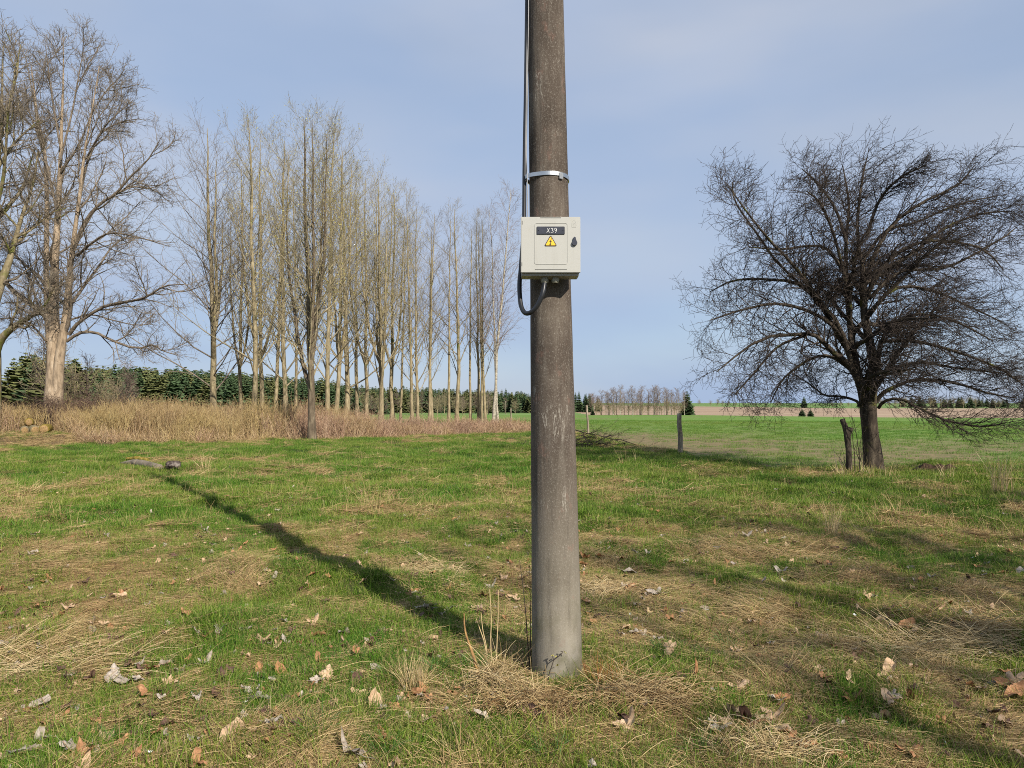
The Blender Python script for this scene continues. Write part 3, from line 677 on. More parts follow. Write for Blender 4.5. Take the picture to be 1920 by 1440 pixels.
def fruit_tree():
    Y = 16.4; g = np.random.default_rng(81); base = at(1640, 700, Y); z0 = float(H(base[0], Y))
    q = Y / FPX
    trunk = [([(1640, 892), (1634, 850), (1630, 812), (1624, 775), (1618, 735), (1606, 690), (1598, 640), (1592, 590), (1585, 520)], 17 * q, .045, .25),
             ([(1641, 892), (1640, 850), (1634, 812), (1632, 770), (1634, 735), (1640, 690), (1626, 620), (1618, 560), (1618, 500)], 14 * q, .045, -.2)]
    dys = g.uniform(-1.6, 1.6, 40)
    L = [([(1610, 725), (1597, 690), (1563, 667), (1533, 640), (1513, 627), (1480, 627), (1413, 633), (1363, 660), (1313, 697)], .075), 
         ([(1596, 690), (1570, 613), (1543, 583), (1527, 563), (1493, 513), (1460, 470), (1423, 430), (1380, 373), (1340, 313)], .06),
         ([(1593, 647), (1583, 530), (1582, 430), (1588, 347), (1575, 263)], .06), ([(1620, 600), (1617, 580), (1620, 513), (1605, 413), (1613, 313), (1625, 246)], .065),
         ([(1623, 563), (1640, 520), (1663, 480), (1707, 443), (1763, 430), (1847, 447), (1890, 497)], .06), ([(1620, 530), (1640, 463), (1673, 397), (1730, 347), (1800, 307), (1833, 263)], .055),
         ([(1627, 590), (1680, 537), (1747, 540), (1813, 570), (1885, 603)], .05), ([(1640, 735), (1649, 663), (1663, 623), (1713, 590), (1790, 600), (1870, 640)], .055),
         ([(1643, 755), (1655, 738), (1680, 725), (1719, 712), (1785, 715), (1863, 738), (1915, 746)], .055), ([(1648, 765), (1660, 752), (1690, 748), (1732, 768), (1785, 790), (1850, 800), (1895, 792)], .04),
         ([(1610, 760), (1602, 751), (1571, 743), (1537, 741), (1506, 720), (1470, 700)], .035), ([(1600, 700), (1555, 670), (1516, 670), (1472, 694), (1446, 717), (1425, 755)], .045),
         ([(1575, 500), (1567, 483), (1540, 447), (1497, 443), (1447, 450), (1380, 445)], .045), ([(1545, 590), (1487, 530), (1413, 517), (1347, 520), (1298, 545)], .045),
         ([(1600, 660), (1540, 600), (1450, 570), (1370, 580), (1300, 600)], .05), ([(1520, 560), (1440, 480), (1400, 420), (1352, 345), (1345, 300)], .035),
         ([(1585, 440), (1560, 360), (1520, 300), (1490, 270)], .04), ([(1625, 420), (1650, 340), (1690, 290), (1740, 262)], .04),
         ([(1640, 500), (1700, 470), (1780, 400), (1850, 370), (1900, 365)], .045), ([(1650, 640), (1720, 640), (1800, 660), (1880, 690), (1925, 720)], .045),
         ([(1650, 700), (1720, 680), (1800, 690), (1890, 700)], .04), ([(1500, 628), (1440, 650), (1390, 700), (1350, 740)], .035), ([(1590, 560), (1560, 430), (1530, 350), (1500, 320)], .04),
         ([(1630, 560), (1690, 500), (1780, 490), (1880, 430), (1915, 400)], .045), ([(1615, 480), (1660, 410), (1720, 390), (1800, 350), (1880, 330)], .04)]
    fx = lambda p: [(1625 + (a - 1625) * (.90 if a < 1625 else .97), 560 + (b - 560) * .84 if b < 560 else b) for a, b in p]
    limbs = [(fx(p), r, .012, (dys[i]) * 1.1) for i, (p, r) in enumerate(L)]
    Pt, Rt = skeleton_tree(trunk, Y, g, 14); Pt[:, 0, 2] = z0 - .2; Rt[:, 0] *= 1.35; Rt[:, 1] *= 1.1
    Pl, Rl = skeleton_tree(limbs, Y, g, 12)
    # the limbs that reach towards and away from the viewer
    Pf = []
    for k in range(14):
        a = math.pi / 2 * (1 if k % 2 else -1) + g.normal(0, .6); el = g.uniform(.1, 1.15); st = Pt[k % 2, g.integers(5, 13)]
        d = np.array([math.cos(a) * math.cos(el), math.sin(a) * math.cos(el), math.sin(el)]); Ln = g.uniform(2.4, 3.5)
        t = np.linspace(0, 1, 12)[:, None]; Pf.append(st + d * Ln * t + np.array([.5, 0, -.35]) * t ** 2 + np.cumsum(g.normal(0, .03, (12, 3)), 0))
    Pf = np.stack(Pf); Rf = np.tile(.05 * (1 - np.linspace(0, 1, 12)) ** .7 + .01, (14, 1))
    A = np.concatenate([Pl, Pf]); AR = np.concatenate([Rl, Rf])
    P1, R1 = grow(A, AR, 24, .28, 1., 44, lambda t, pl: .22 * pl * (1.0 - .15 * t) + .22, 7, (.11, 0, .005), .15, .42, .0042, g=g)
    P2, R2 = grow(P1, R1, 12, .1, 1., 44, lambda t, pl: .40 * pl * (1.1 - .4 * t) + .10, 4, (.16, 0, .03), .18, .65, .0032, g=g)
    P3, R3 = grow(P2, R2, 3, .2, 1., 55, lambda t, pl: .32 * pl + .04, 2, (.12, 0, .06), .2, .8, .0030, g=g)
    Pu, Ru = grow(Pt, Rt, 12, .35, 1., 50, lambda t, pl: .20 * pl, 6, (0, 0, .2), .2, .25, .005, g=g)
    off = np.array([base[0], Y, z0]); r = empty('fruit_tree', tuple(off))
    for nm, (V, Q), mt in (('trunk', tubes(Pt, Rt, 16), M_APPLE), ('limbs', join([tubes(A, AR, 7), tubes(Pu, Ru, 4)]), M_APPLE), ('crown', join([tubes(P1, R1, 3), tubes(P2, R2, 3), tubes(P3, R3, 3)]), M_APPLETWIG)):
        link(nm, mesh_np(nm, V - off, Q, [mt]), r)
    tag(r, 'wide dark bare fruit tree with dense windswept twigs standing on the right', 'tree')
fruit_tree()

T_shade = tree_meshes(upright_tree(55, 16, 3, 24, .42, buds=False, lod=1, up=.10, a1=50, low=.12, r0=.26, rf=.6), {'trunk': M_ASH, 'crown': M_TWIG})
# bare trees that stand behind the viewer; the photograph shows their dappled shade on the right of the meadow
for i, (tx, ty, tm, hh_, lb) in enumerate([(9.8, -5.0, T_shade, 11.5, 'forked bare tree behind the viewer shading the right foreground'), (10.4, -1.2, T_shade, 10.5, 'wide bare tree right of the viewer shading the meadow beside the pole'), (14.5, 1.0, T_shade, 12.5, 'forked bare tree far right of the viewer shading the right middle meadow')]):
    place_tree('bare_tree', tm, (tx, ty, 0), 1.3 + i * 2.1, hh_ / 16 * 1.15, lb, None, 'tree', (0, 0), hh_ / 16)

# ------------------------------------------------------------------ evergreens and far copse
def spruce_mesh(seed, h=10, wd=.24, n=26, mat=None, per=12, low=.03):
    g = np.random.default_rng(seed); tz = []
    nb = 0; Vs = []; Qs = []; o = 0
    for i in range(n):
        t = low + (1 - low) * (i + g.random() * .5) / n; L0 = h * wd * (1 - t) ** .85 * g.uniform(.75, 1.15) + .12
        m = max(4, int(per * (1 - t) + 4)); a = g.random() * 6.28 + np.arange(m) / m * 6.283 + g.normal(0, .15, m)
        for av in a:
            L = L0 * g.uniform(.7, 1.15); K = 5; s = np.linspace(0, 1, K); w_ = L * .42 * np.sin(np.clip(s * .85 + .18, 0, 1) * math.pi) ** .8 + .03
            dr = -.38 * s * L + .22 * s ** 2 * L; d = np.array([math.cos(av), math.sin(av)]); sd_ = np.array([-d[1], d[0]])
            c_ = np.stack([d[0] * s * L, d[1] * s * L, t * h + dr + g.normal(0, .04, K)], -1)
            sdv = np.stack([sd_[0] * w_, sd_[1] * w_, -w_ * .75 + g.normal(0, .09, K)], -1); sdv2 = np.stack([-sd_[0] * w_, -sd_[1] * w_, -w_ * .75 + g.normal(0, .09, K)], -1)
            V = np.stack([c_ + sdv, c_, c_ + sdv2], 1).reshape(-1, 3); ix = np.arange(K * 3).reshape(K, 3)
            Q = np.concatenate([np.stack([ix[:-1, q], ix[:-1, q + 1], ix[1:, q + 1], ix[1:, q]], -1) for q in (0, 1)])
            Vs.append(V); Qs.append(Q + o); o += len(V)
    T = tubes(np.array([[[0, 0, -.6], [0, 0, h * .5], [0, 0, h * .99]]]), np.array([[h * .017, h * .010, .01]]), 6)
    return [('trunk', mesh_np('trunk', T[0], T[1], [M_APPLE])), ('crown', mesh_np('crown', np.concatenate(Vs), np.concatenate(Qs), [mat or M_SPRUCE], False))]
SP = [spruce_mesh(700 + i, 10, .20 + .03 * i) for i in range(3)]
SPO = [spruce_mesh(720 + i, 10, .26 + .03 * i, 24, M_SPRUCE2) for i in range(2)]
g3 = np.random.default_rng(9)
def where(px):
    for lim, t in ((60, 'at the left edge'), (115, 'behind the pale maple trunk'), (250, 'just right of the pale maple trunk'), (340, 'below the low limbs of the pale maple'), (408, 'just left of the wide crowned bare tree'), (470, 'just right of the wide crowned bare tree'),
                   (530, 'behind the tall budding trees'), (590, 'just left of the front forked tree'), (650, 'just right of the front forked tree'), (713, 'left of the multi stemmed tree'), (775, 'right of the multi stemmed tree'),
                   (840, 'right of the pale trunk pair'), (900, 'left of the trunk trio'), (930, 'between the trunk trio and the birches'), (1000, 'between the birches and the pole'), (1020, 'touching the left side of the pole'), (1090, 'right behind the pole'), (1115, 'close to the right side of the pole'),
                   (1160, 'at the left end of the copse'), (1205, 'left of the middle of the copse'), (1245, 'right of the middle of the copse'), (1295, 'near the lone spruce'), (1420, 'left of the fruit tree crown'), (1630, 'left of the fruit tree trunk'), (1760, 'right of the fruit tree trunk')):
        if px < lim: return t
    return 'towards the right edge'
def spruce_at(px, Y, top, me, label, group=None, hmul=1.0, name='spruce_tree', wmul=1.0):
    p = at(px, 700, Y); z = float(H(p[0], Y)); hh = (at(px, top, Y)[2] - z) * hmul
    place_tree(name, me, (p[0], Y, z), g3.random() * 6.28, hh / 10 * wmul, label, group, 'tree', (0, 0), hh / 10)
for i in range(125):   # dense spruce wood behind the bare trees, front rows as single trees
    px = 110 + 570 * g3.random(); Y = g3.uniform(168, 185)
    top = np.interp(px, [110, 200, 330, 400, 480, 600, 680], [688, 690, 693, 696, 703, 712, 726]) + g3.normal(0, 3.5) + (6 if Y < 180 else 0)
    spruce_at(px, Y, top, SP[i % 3] if g3.random() < .72 else SPO[i % 2], 'front spruce of the dense dark wood, ' + where(px), 'spruces of the dense wood', wmul=1.6)
for i in range(60):
    px = 630 + 370 * g3.random(); Y = g3.uniform(215, 228)
    top = np.interp(px, [630, 700, 760, 1000], [728, 728, 727, 737]) + g3.normal(0, 2.5)
    spruce_at(px, Y, top, (SP + SPO)[i % 5], 'small spruce of the far wood, ' + where(px), 'spruces of the far wood', wmul=1.5)
for px, Y, top, lab in [(622, 190, 714, 'pointed spruce rising over the far wood edge right of the front forked tree'), (1288, 172, 732, 'dark full spruce standing alone at the right end of the birch copse')]:
    spruce_at(px, Y, top, SPO[0] if px < 700 else SP[2], lab, wmul=1.35 if px < 700 else 1.5)
for px, Y, top, lab in [(1503, 166, 766, 'left of two small round evergreens at the field edge'), (1519, 166, 767, 'right of two small round evergreens at the field edge'),
                        (1507, 420, 742, 'distant dark spruce on the skyline above the ploughed slope'), (1111, 178, 768, 'tiny dark evergreen left of the birch copse')]:
    spruce_at(px, Y, top, SP[2], lab, wmul=2.2 if top > 760 else 1.4)
for i in range(36):    # nearer evergreens behind the left maples
    px = 15 + 225 * g3.random(); Y = g3.uniform(85, 115)
    top = np.interp(px, [-60, 0, 60, 130, 180, 240], [665, 665, 665, 675, 690, 715]) + g3.normal(0, 8)
    spruce_at(px, Y, top, SPO[i % 2] if i % 3 else SP[1], 'bushy olive evergreen of the left thicket, ' + where(px), 'evergreens of the left thicket', wmul=1.6)
# the depth of the two woods behind their front rows reads as one mass
wcol = src_collection('spruce_wood_source', [m_[1][1] for m_ in SP + SPO])
q_ = 420; pxs = np.where(np.arange(q_) < 260, g3.uniform(80, 720, q_), g3.uniform(620, 1010, q_)); Ys = np.where(np.arange(q_) < 260, g3.uniform(186, 225, q_), g3.uniform(229, 275, q_))
tops = np.where(np.arange(q_) < 260, np.interp(pxs, [110, 200, 330, 400, 480, 600, 680, 720], [688, 690, 692, 695, 702, 711, 724, 728]), np.interp(pxs, [620, 700, 760, 1010], [728, 728, 727, 737])) + g3.normal(0, 2.5, q_)
pp = np.array([at(a, b, c_) for a, b, c_ in zip(pxs, tops, Ys)]); zz_ = H(pp[:, 0], pp[:, 1]); sc_ = (pp[:, 2] - zz_) / 10
scatter('spruce_wood', np.stack([pp[:, 0], pp[:, 1], zz_], -1), np.stack([0 * zz_, 0 * zz_, g3.random(q_) * 6.28], -1), np.stack([sc_ * 1.6, sc_ * 1.6, sc_], -1), g3.random(q_), g3.integers(0, 5, q_), wcol, 'deep part of the dark spruce wood behind its front trees', 'wood')
COP = [tree_meshes(upright_tree(900 + i, 7, 0, 22, .28, buds=False, lod=1, up=.12, low=.2, r0=.07, droop=.3), BIRM if i else {'trunk': M_APPLE, 'crown': M_BIRCHTWIG}) for i in range(3)]
COPB = tree_meshes(upright_tree(910, 7, 2, 30, .38, lod=1, up=.05, a1=55, low=.08, r0=.09), {'trunk': M_ASH, 'crown': M_ASHTWIG, 'buds': M_BUD})
for i, px in enumerate(np.linspace(1126, 1284, 32) + g3.normal(0, 3, 32)):
    Y = g3.uniform(168, 176); top = 733 + g3.normal(0, 4) + (6 if px < 1134 else 0); p = at(px, 700, Y); z = float(H(p[0], Y)); hh = at(px, top, Y)[2] - z
    place_tree('birch_tree', COP[i % 3], (p[0], Y, z), g3.random() * 6.28, hh / 7 * 1.25, 'thin pale birch of the field copse, ' + where(px), 'birches of the field copse', 'tree', (0, 0), hh / 7)
for i, px in enumerate([1118, 1126, 1143, 1152, 1166, 1178, 1190, 1204, 1214, 1228, 1240, 1252, 1264, 1276]):
    Y = g3.uniform(165, 170); top = 753 + g3.normal(0, 3); p = at(px, 700, Y); z = float(H(p[0], Y)); hh = at(px, top, Y)[2] - z
    place_tree('shrub', COPB, (p[0], Y, z), g3.random() * 6.28, hh / 7 * 1.5, 'low brown shrub under the birches, ' + where(px), 'shrubs under the copse birches', 'shrub', (0, 0), hh / 7)
for i in range(46):   # mixed wood left of the copse, behind the pole
    px = 1000 + 128 * g3.random(); Y = g3.uniform(222, 262); top = np.interp(px, [1000, 1085, 1105, 1128], [737, 735, 738, 748]) + g3.normal(0, 2); p = at(px, 700, Y); z = float(H(p[0], Y)); hh = at(px, top, Y)[2] - z
    if i % 3 == 0: spruce_at(px, Y, top + 2, SP[i % 2], 'small spruce of the mixed wood, ' + where(px), 'spruces of the mixed wood', wmul=1.3)
    else: place_tree('bare_tree', COP[0], (p[0], Y, z), g3.random() * 6.28, hh / 7 * 1.5, 'grey bare tree of the mixed wood, ' + where(px), 'bare trees of the mixed wood', 'tree', (0, 0), hh / 7)
for i in range(34):   # bare trees in front of and among the far wood
    px = 640 + 340 * g3.random(); Y = g3.uniform(160, 210); top = 742 + g3.normal(0, 7); p = at(px, 700, Y); z = float(H(p[0], Y)); hh = at(px, top, Y)[2] - z
    place_tree('bare_tree', COPB if i % 2 else COP[0], (p[0], Y, z), g3.random() * 6.28, hh / 7 * 1.3, 'brownish bare tree before the far wood, ' + where(px), 'bare trees before the far wood', 'tree', (0, 0), hh / 7)
for i in range(9):   # bare saplings in the left thicket
    px = -30 + 290 * g3.random(); Y = g3.uniform(50, 60); top = np.interp(px, [-30, 70, 150, 260], [560, 600, 680, 712]) + g3.normal(0, 12); p = at(px, 700, Y); z = float(H(p[0], Y)); hh = at(px, top, Y)[2] - z
    place_tree('bare_tree', COPB if i % 2 else COP[0], (p[0], Y, z), g3.random() * 6.28, hh / 7 * 1.1, 'small bare tree of the left thicket, ' + where(px), 'bare trees of the left thicket', 'tree', (0, 0), hh / 7)
for i, (px, Y, top) in enumerate([(1250, 470, 750), (1262, 480, 752), (1310, 480, 749), (1332, 470, 750), (1345, 480, 748), (1354, 470, 750), (1366, 480, 752), (1378, 475, 753), (1455, 480, 750), (1462, 470, 752), (1560, 480, 752), (1575, 470, 751), (1590, 480, 753)]):
    p = at(px, 700, Y); z = float(H(p[0], Y)); hh = at(px, top, Y)[2] - z
    place_tree('shrub', COPB, (p[0], Y, z), g3.random() * 6.28, hh / 7 * 1.6, 'brown roundish bare tree on the skyline, ' + where(px), 'bare trees on the far skyline', 'tree', (0, 0), hh / 7)
for i in range(76):   # dark wooded ridge behind the fruit tree
    px = 1600 + 420 * g3.random(); Y = g3.uniform(430, 520); top = np.interp(px, [1600, 1660, 1720, 1800, 1860, 2000], [752, 747, 743, 744, 748, 744]) + g3.normal(0, 1.5); p = at(px, 700, Y); z = float(H(p[0], Y)); hh = max(3, at(px, top, Y)[2] - z)
    me = SP[i % 3] if i % 2 else COPB; s = hh / (10 if i % 2 else 7)
    place_tree('spruce_tree' if i % 2 else 'bare_tree', me, (p[0], Y, z), g3.random() * 6.28, s * 1.8, 'dark spruce on the far ridge, ' + where(px) if i % 2 else 'brown bare tree on the far ridge, ' + where(px), 'trees of the far ridge', 'tree', (0, 0), s)

# ------------------------------------------------------------------ utility pole
def pole_mat():
    m, n, b, _ = newmat('weathered_concrete')
    co = objco(n); sp = nd(n, 'SeparateXYZ'); n.links.new(co, sp.inputs[0])
    st = noise(n, mapping(n, co, (1, 1, .09)), 26, 5, .6); bl = noise(n, mapping(n, co, (1, 1, .5)), 4.5, 5, .62); fine = noise(n, mapping(n, co, (1, 1, .75)), 130, 4, .85)
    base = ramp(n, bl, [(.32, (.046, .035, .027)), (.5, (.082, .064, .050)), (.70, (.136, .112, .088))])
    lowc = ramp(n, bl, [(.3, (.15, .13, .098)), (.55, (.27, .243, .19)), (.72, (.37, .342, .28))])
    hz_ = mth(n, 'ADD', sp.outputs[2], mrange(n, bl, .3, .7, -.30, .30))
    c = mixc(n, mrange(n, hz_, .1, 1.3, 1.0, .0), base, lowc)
    c = mixc(n, mrange(n, st, .52, .72, 0, .22), c, (.30, .27, .225))
    c = mixc(n, mrange(n, st, .30, .44, .35, 0), c, (.05, .040, .034))
    c = mixc(n, mrange(n, fine, .54, .70, 0, .70), c, (.34, .31, .265))
    c = mixc(n, mrange(n, fine, .30, .40, .6, 0), c, (.035, .026, .024))
    pk = noise(n, mapping(n, co, (1, 1, .6)), 12, 4, .7); c = mixc(n, mrange(n, pk, .60, .70, 0, .30), c, (.24, .13, .10))
    # pale hairline cracks
    wv = noise(n, mapping(n, co, (1, 1, .13), (0, 0, 0), (3.1, 0, 0)), 9, 6, .62)
    cr = mth(n, 'ABSOLUTE', mth(n, 'SUBTRACT', wv, .5)); msk = mrange(n, noise(n, co, 2.3, 2), .55, .62, 0, 1)
    c = mixc(n, mth(n, 'MULTIPLY', mrange(n, cr, .0, .006, .8, 0), msk), c, (.44, .41, .35))
    # green algae low on the pole
    al = mth(n, 'MULTIPLY', mrange(n, sp.outputs[2], .0, .55, 1, 0), mrange(n, noise(n, co, 6, 4), .46, .64, 0, .8)); c = mixc(n, al, c, (.085, .085, .03))
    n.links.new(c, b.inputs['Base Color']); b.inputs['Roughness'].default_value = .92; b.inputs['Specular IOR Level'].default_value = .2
    hh = mth(n, 'ADD', mth(n, 'MULTIPLY', fine, .6), st); bump(n, b, hh, .55, .004); return m
M_POLE = pole_mat()
M_BLACK = plain('black_cable_sheath', (.018, .019, .022), .38, spec=.5, var=.2)
M_STEEL = plain('galvanised_steel', (.62, .62, .60), .32, 1.0, .12, 14)
def box_mat():
    m, n, b, _ = newmat('grey_enamel'); co = objco(n); f = noise(n, mapping(n, co, (1, 1, .12)), 30, 4, .6); g_ = noise(n, co, 14, 5, .7)
    c = mixc(n, mrange(n, f, .52, .75, 0, .30), (.405, .40, .365), (.30, .285, .24)); c = mixc(n, mrange(n, g_, .58, .72, 0, .25), c, (.33, .31, .26))
    n.links.new(c, b.inputs['Base Color']); b.inputs['Roughness'].default_value = .45; return m
M_BOX = box_mat()
M_WIRE = plain('dull_wire', (.30, .30, .31), .5)
M_BOXDK = plain('box_seam', (.10, .10, .09), .7)
M_PLATE = plain('dark_plate', (.028, .032, .048), .45, var=.3)
M_WHITE = plain('white_paint', (.80, .80, .77), .5, var=.03)
M_YEL = plain('warning_yellow', (.86, .50, .035), .45, var=.04)
M_INK = plain('black_ink', (.015, .015, .015), .5)
M_GLAND = plain('cable_gland', (.30, .29, .235), .55, var=.12)
PX0, PY0 = 0.268, 4.24; PZ0 = float(H(PX0, PY0))
def pole_c(z): return np.array([PX0 - 0.0160 * z, PY0, z])
def pole_r(z): return np.interp(z, [0, .4, 2.3, 3.9, 9.6], [.1495, .1445, .1220, .1090, .074])
def build_pole():
    r = empty('utility_pole', (PX0, PY0, PZ0)); tag(r, 'tall round concrete utility pole standing in the middle of the meadow', 'pole')
    zs = np.concatenate([np.linspace(-.5, 4.2, 95), np.linspace(4.4, 9.6, 20)]); ns = 144; a = np.arange(ns) / ns * 2 * math.pi
    rad = pole_r(np.maximum(zs, 0))[:, None] * np.ones((1, ns))
    for an, dp in ((-.62, .0035), (-.50, .0028)):        # mould seams on the right hand flank
        rad = rad - dp * np.exp(-((a[None] - (an % (2 * math.pi))) / .028) ** 2)
    rad = rad + (vnoise(a[None] * 9, zs[:, None] * 5, 4) - .5) * .0016
    c = np.stack([pole_c(z) for z in zs])
    V = np.stack([c[:, 0:1] + rad * np.cos(a), c[:, 1:2] + rad * np.sin(a), c[:, 2:3] + 0 * rad], -1).reshape(-1, 3) - [PX0, PY0, PZ0]
    ix = np.arange(len(zs) * ns).reshape(len(zs), ns); nx = np.roll(ix, -1, 1)
    Q = np.stack([ix[:-1], nx[:-1], nx[1:], ix[1:]], -1).reshape(-1, 4)
    # closed top
    tp = len(V); V = np.vstack([V, (pole_c(9.63) - [PX0, PY0, PZ0])[None]]); last = ix[-1]
    Q = np.vstack([Q, np.stack([last, np.roll(last, -1), np.full(ns, tp), np.full(ns, tp)], -1)[::1]]) if False else Q
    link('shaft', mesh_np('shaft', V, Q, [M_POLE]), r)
    capV = np.vstack([V[last], V[tp][None]]); capF = np.stack([np.arange(ns), (np.arange(ns) + 1) % ns, np.full(ns, ns)], -1)
    link('cap', mesh_np('cap', capV, capF, [M_POLE], True, 3), r)
    # steel strap: tilted band, higher at the front
    K = 64; th = np.linspace(0, 2 * math.pi, K + 1)[:-1]; zc = at(1032, 326, 4.12)[2]
    ring = []
    for t in th:
        fr = -math.sin(t); rr = pole_r(zc) + .004 + (.030 * max(0, math.cos(t - math.radians(205))) ** 10)
        cc = pole_c(zc); ring.append([cc[0] + rr * math.cos(t), cc[1] + rr * math.sin(t), zc + .006 * fr])
    ring = np.array(ring); hgt, tk = .0115, .0025; out = norm(ring - [pole_c(zc)[0], PY0, 0] - [0, 0, 1] * ring[:, 2:3])
    prof = [(-tk, -hgt), (tk, -hgt), (tk, hgt), (-tk, hgt)]
    V = np.stack([ring + out * p[0] + np.array([0, 0, p[1]]) for p in prof], 1).reshape(-1, 3) - [PX0, PY0, PZ0]
    ix = np.arange(K * 4).reshape(K, 4); nx = np.roll(ix, -1, 0); Q = np.stack([ix, np.roll(ix, -1, 1), np.roll(nx, -1, 1), nx], -1).reshape(-1, 4)
    st = link('strap', mesh_np('strap', V, Q, [M_STEEL], False), r)
    import bmesh
    bm = bmesh.new(); bmesh.ops.create_cube(bm, size=1); t = math.radians(-58); cc = pole_c(zc); rr = pole_r(zc) + .008
    bmesh.ops.scale(bm, vec=(.026, .010, .034), verts=bm.verts); bmesh.ops.bevel(bm, geom=bm.edges[:], offset=.003, segments=2)
    bmesh.ops.rotate(bm, verts=bm.verts, matrix=__import__('mathutils').Matrix.Rotation(t + math.pi / 2, 3, 'Z'))
    bmesh.ops.translate(bm, verts=bm.verts, vec=(cc[0] + rr * math.cos(t) - PX0, cc[1] + rr * math.sin(t) - PY0, zc - .008 - PZ0))
    me = bpy.data.meshes.new('buckle'); bm.to_mesh(me); bm.free(); me.materials.append(M_STEEL); link('buckle', me, r)
    # steel crossarm and insulators at the head
    V, Q = tubes(np.array([[[-.02, -.95, 9.25], [-.02, .95, 9.25]]]) - [.15, 0, 0], np.array([[.055, .055]]), 4); link('crossarm', mesh_np('crossarm', V, Q, [M_STEEL], False), r)
    for yy in (-.85, 0, .85):
        P = np.array([[[-.17, yy, 9.28 if yy else 9.6], [-.17, yy, 9.36 if yy else 9.68], [-.17, yy, 9.40 if yy else 9.72], [-.17, yy, 9.46 if yy else 9.78], [-.17, yy, 9.5 if yy else 9.82]]]); V, Q = tubes(P, np.array([[.02, .02, .06, .05, .02]]), 12)
        link('insulator', mesh_np('insulator', V, Q, [M_GLAND]), r)
build_pole()

# ------------------------------------------------------------------ meter box on the pole
import bmesh
from mathutils import Matrix
def box_obj(name, x0, x1, y0, y1, z0, z1, mat, parent, org, bev=.003, seg=2, smooth=False):
    bm = bmesh.new(); bmesh.ops.create_cube(bm, size=1)
    bmesh.ops.scale(bm, vec=(x1 - x0, y1 - y0, z1 - z0), verts=bm.verts)
    bmesh.ops.translate(bm, vec=((x0 + x1) / 2 - org[0], (y0 + y1) / 2 - org[1], (z0 + z1) / 2 - org[2]), verts=bm.verts)
    if bev: bmesh.ops.bevel(bm, geom=bm.edges[:], offset=bev, segments=seg, affect='EDGES')
    me = bpy.data.meshes.new(name); bm.to_mesh(me); bm.free(); me.materials.append(mat); return link(name, me, parent)
def prism(name, pts, y0, y1, mat, parent, org, bev=0):
    """outline pts (x,z) extruded from y0 to y1"""
    bm = bmesh.new(); vs = [bm.verts.new((p[0] - org[0], y0 - org[1], p[1] - org[2])) for p in pts]; f = bm.faces.new(vs)
    ex = bmesh.ops.extrude_face_region(bm, geom=[f]); bmesh.ops.translate(bm, vec=(0, y1 - y0, 0), verts=[v for v in ex['geom'] if isinstance(v, bmesh.types.BMVert)])
    bmesh.ops.recalc_face_normals(bm, faces=bm.faces[:])
    me = bpy.data.meshes.new(name); bm.to_mesh(me); bm.free(); me.materials.append(mat); return link(name, me, parent)
def rrect(x0, x1, z0, z1, r, k=6):
    o = []
    for cx, cz, a0 in ((x1 - r, z1 - r, 0), (x0 + r, z1 - r, 90), (x0 + r, z0 + r, 180), (x1 - r, z0 + r, 270)):
        for i in range(k + 1):
            a = math.radians(a0 + 90 * i / k); o.append((cx + r * math.cos(a), cz + r * math.sin(a)))
    return o
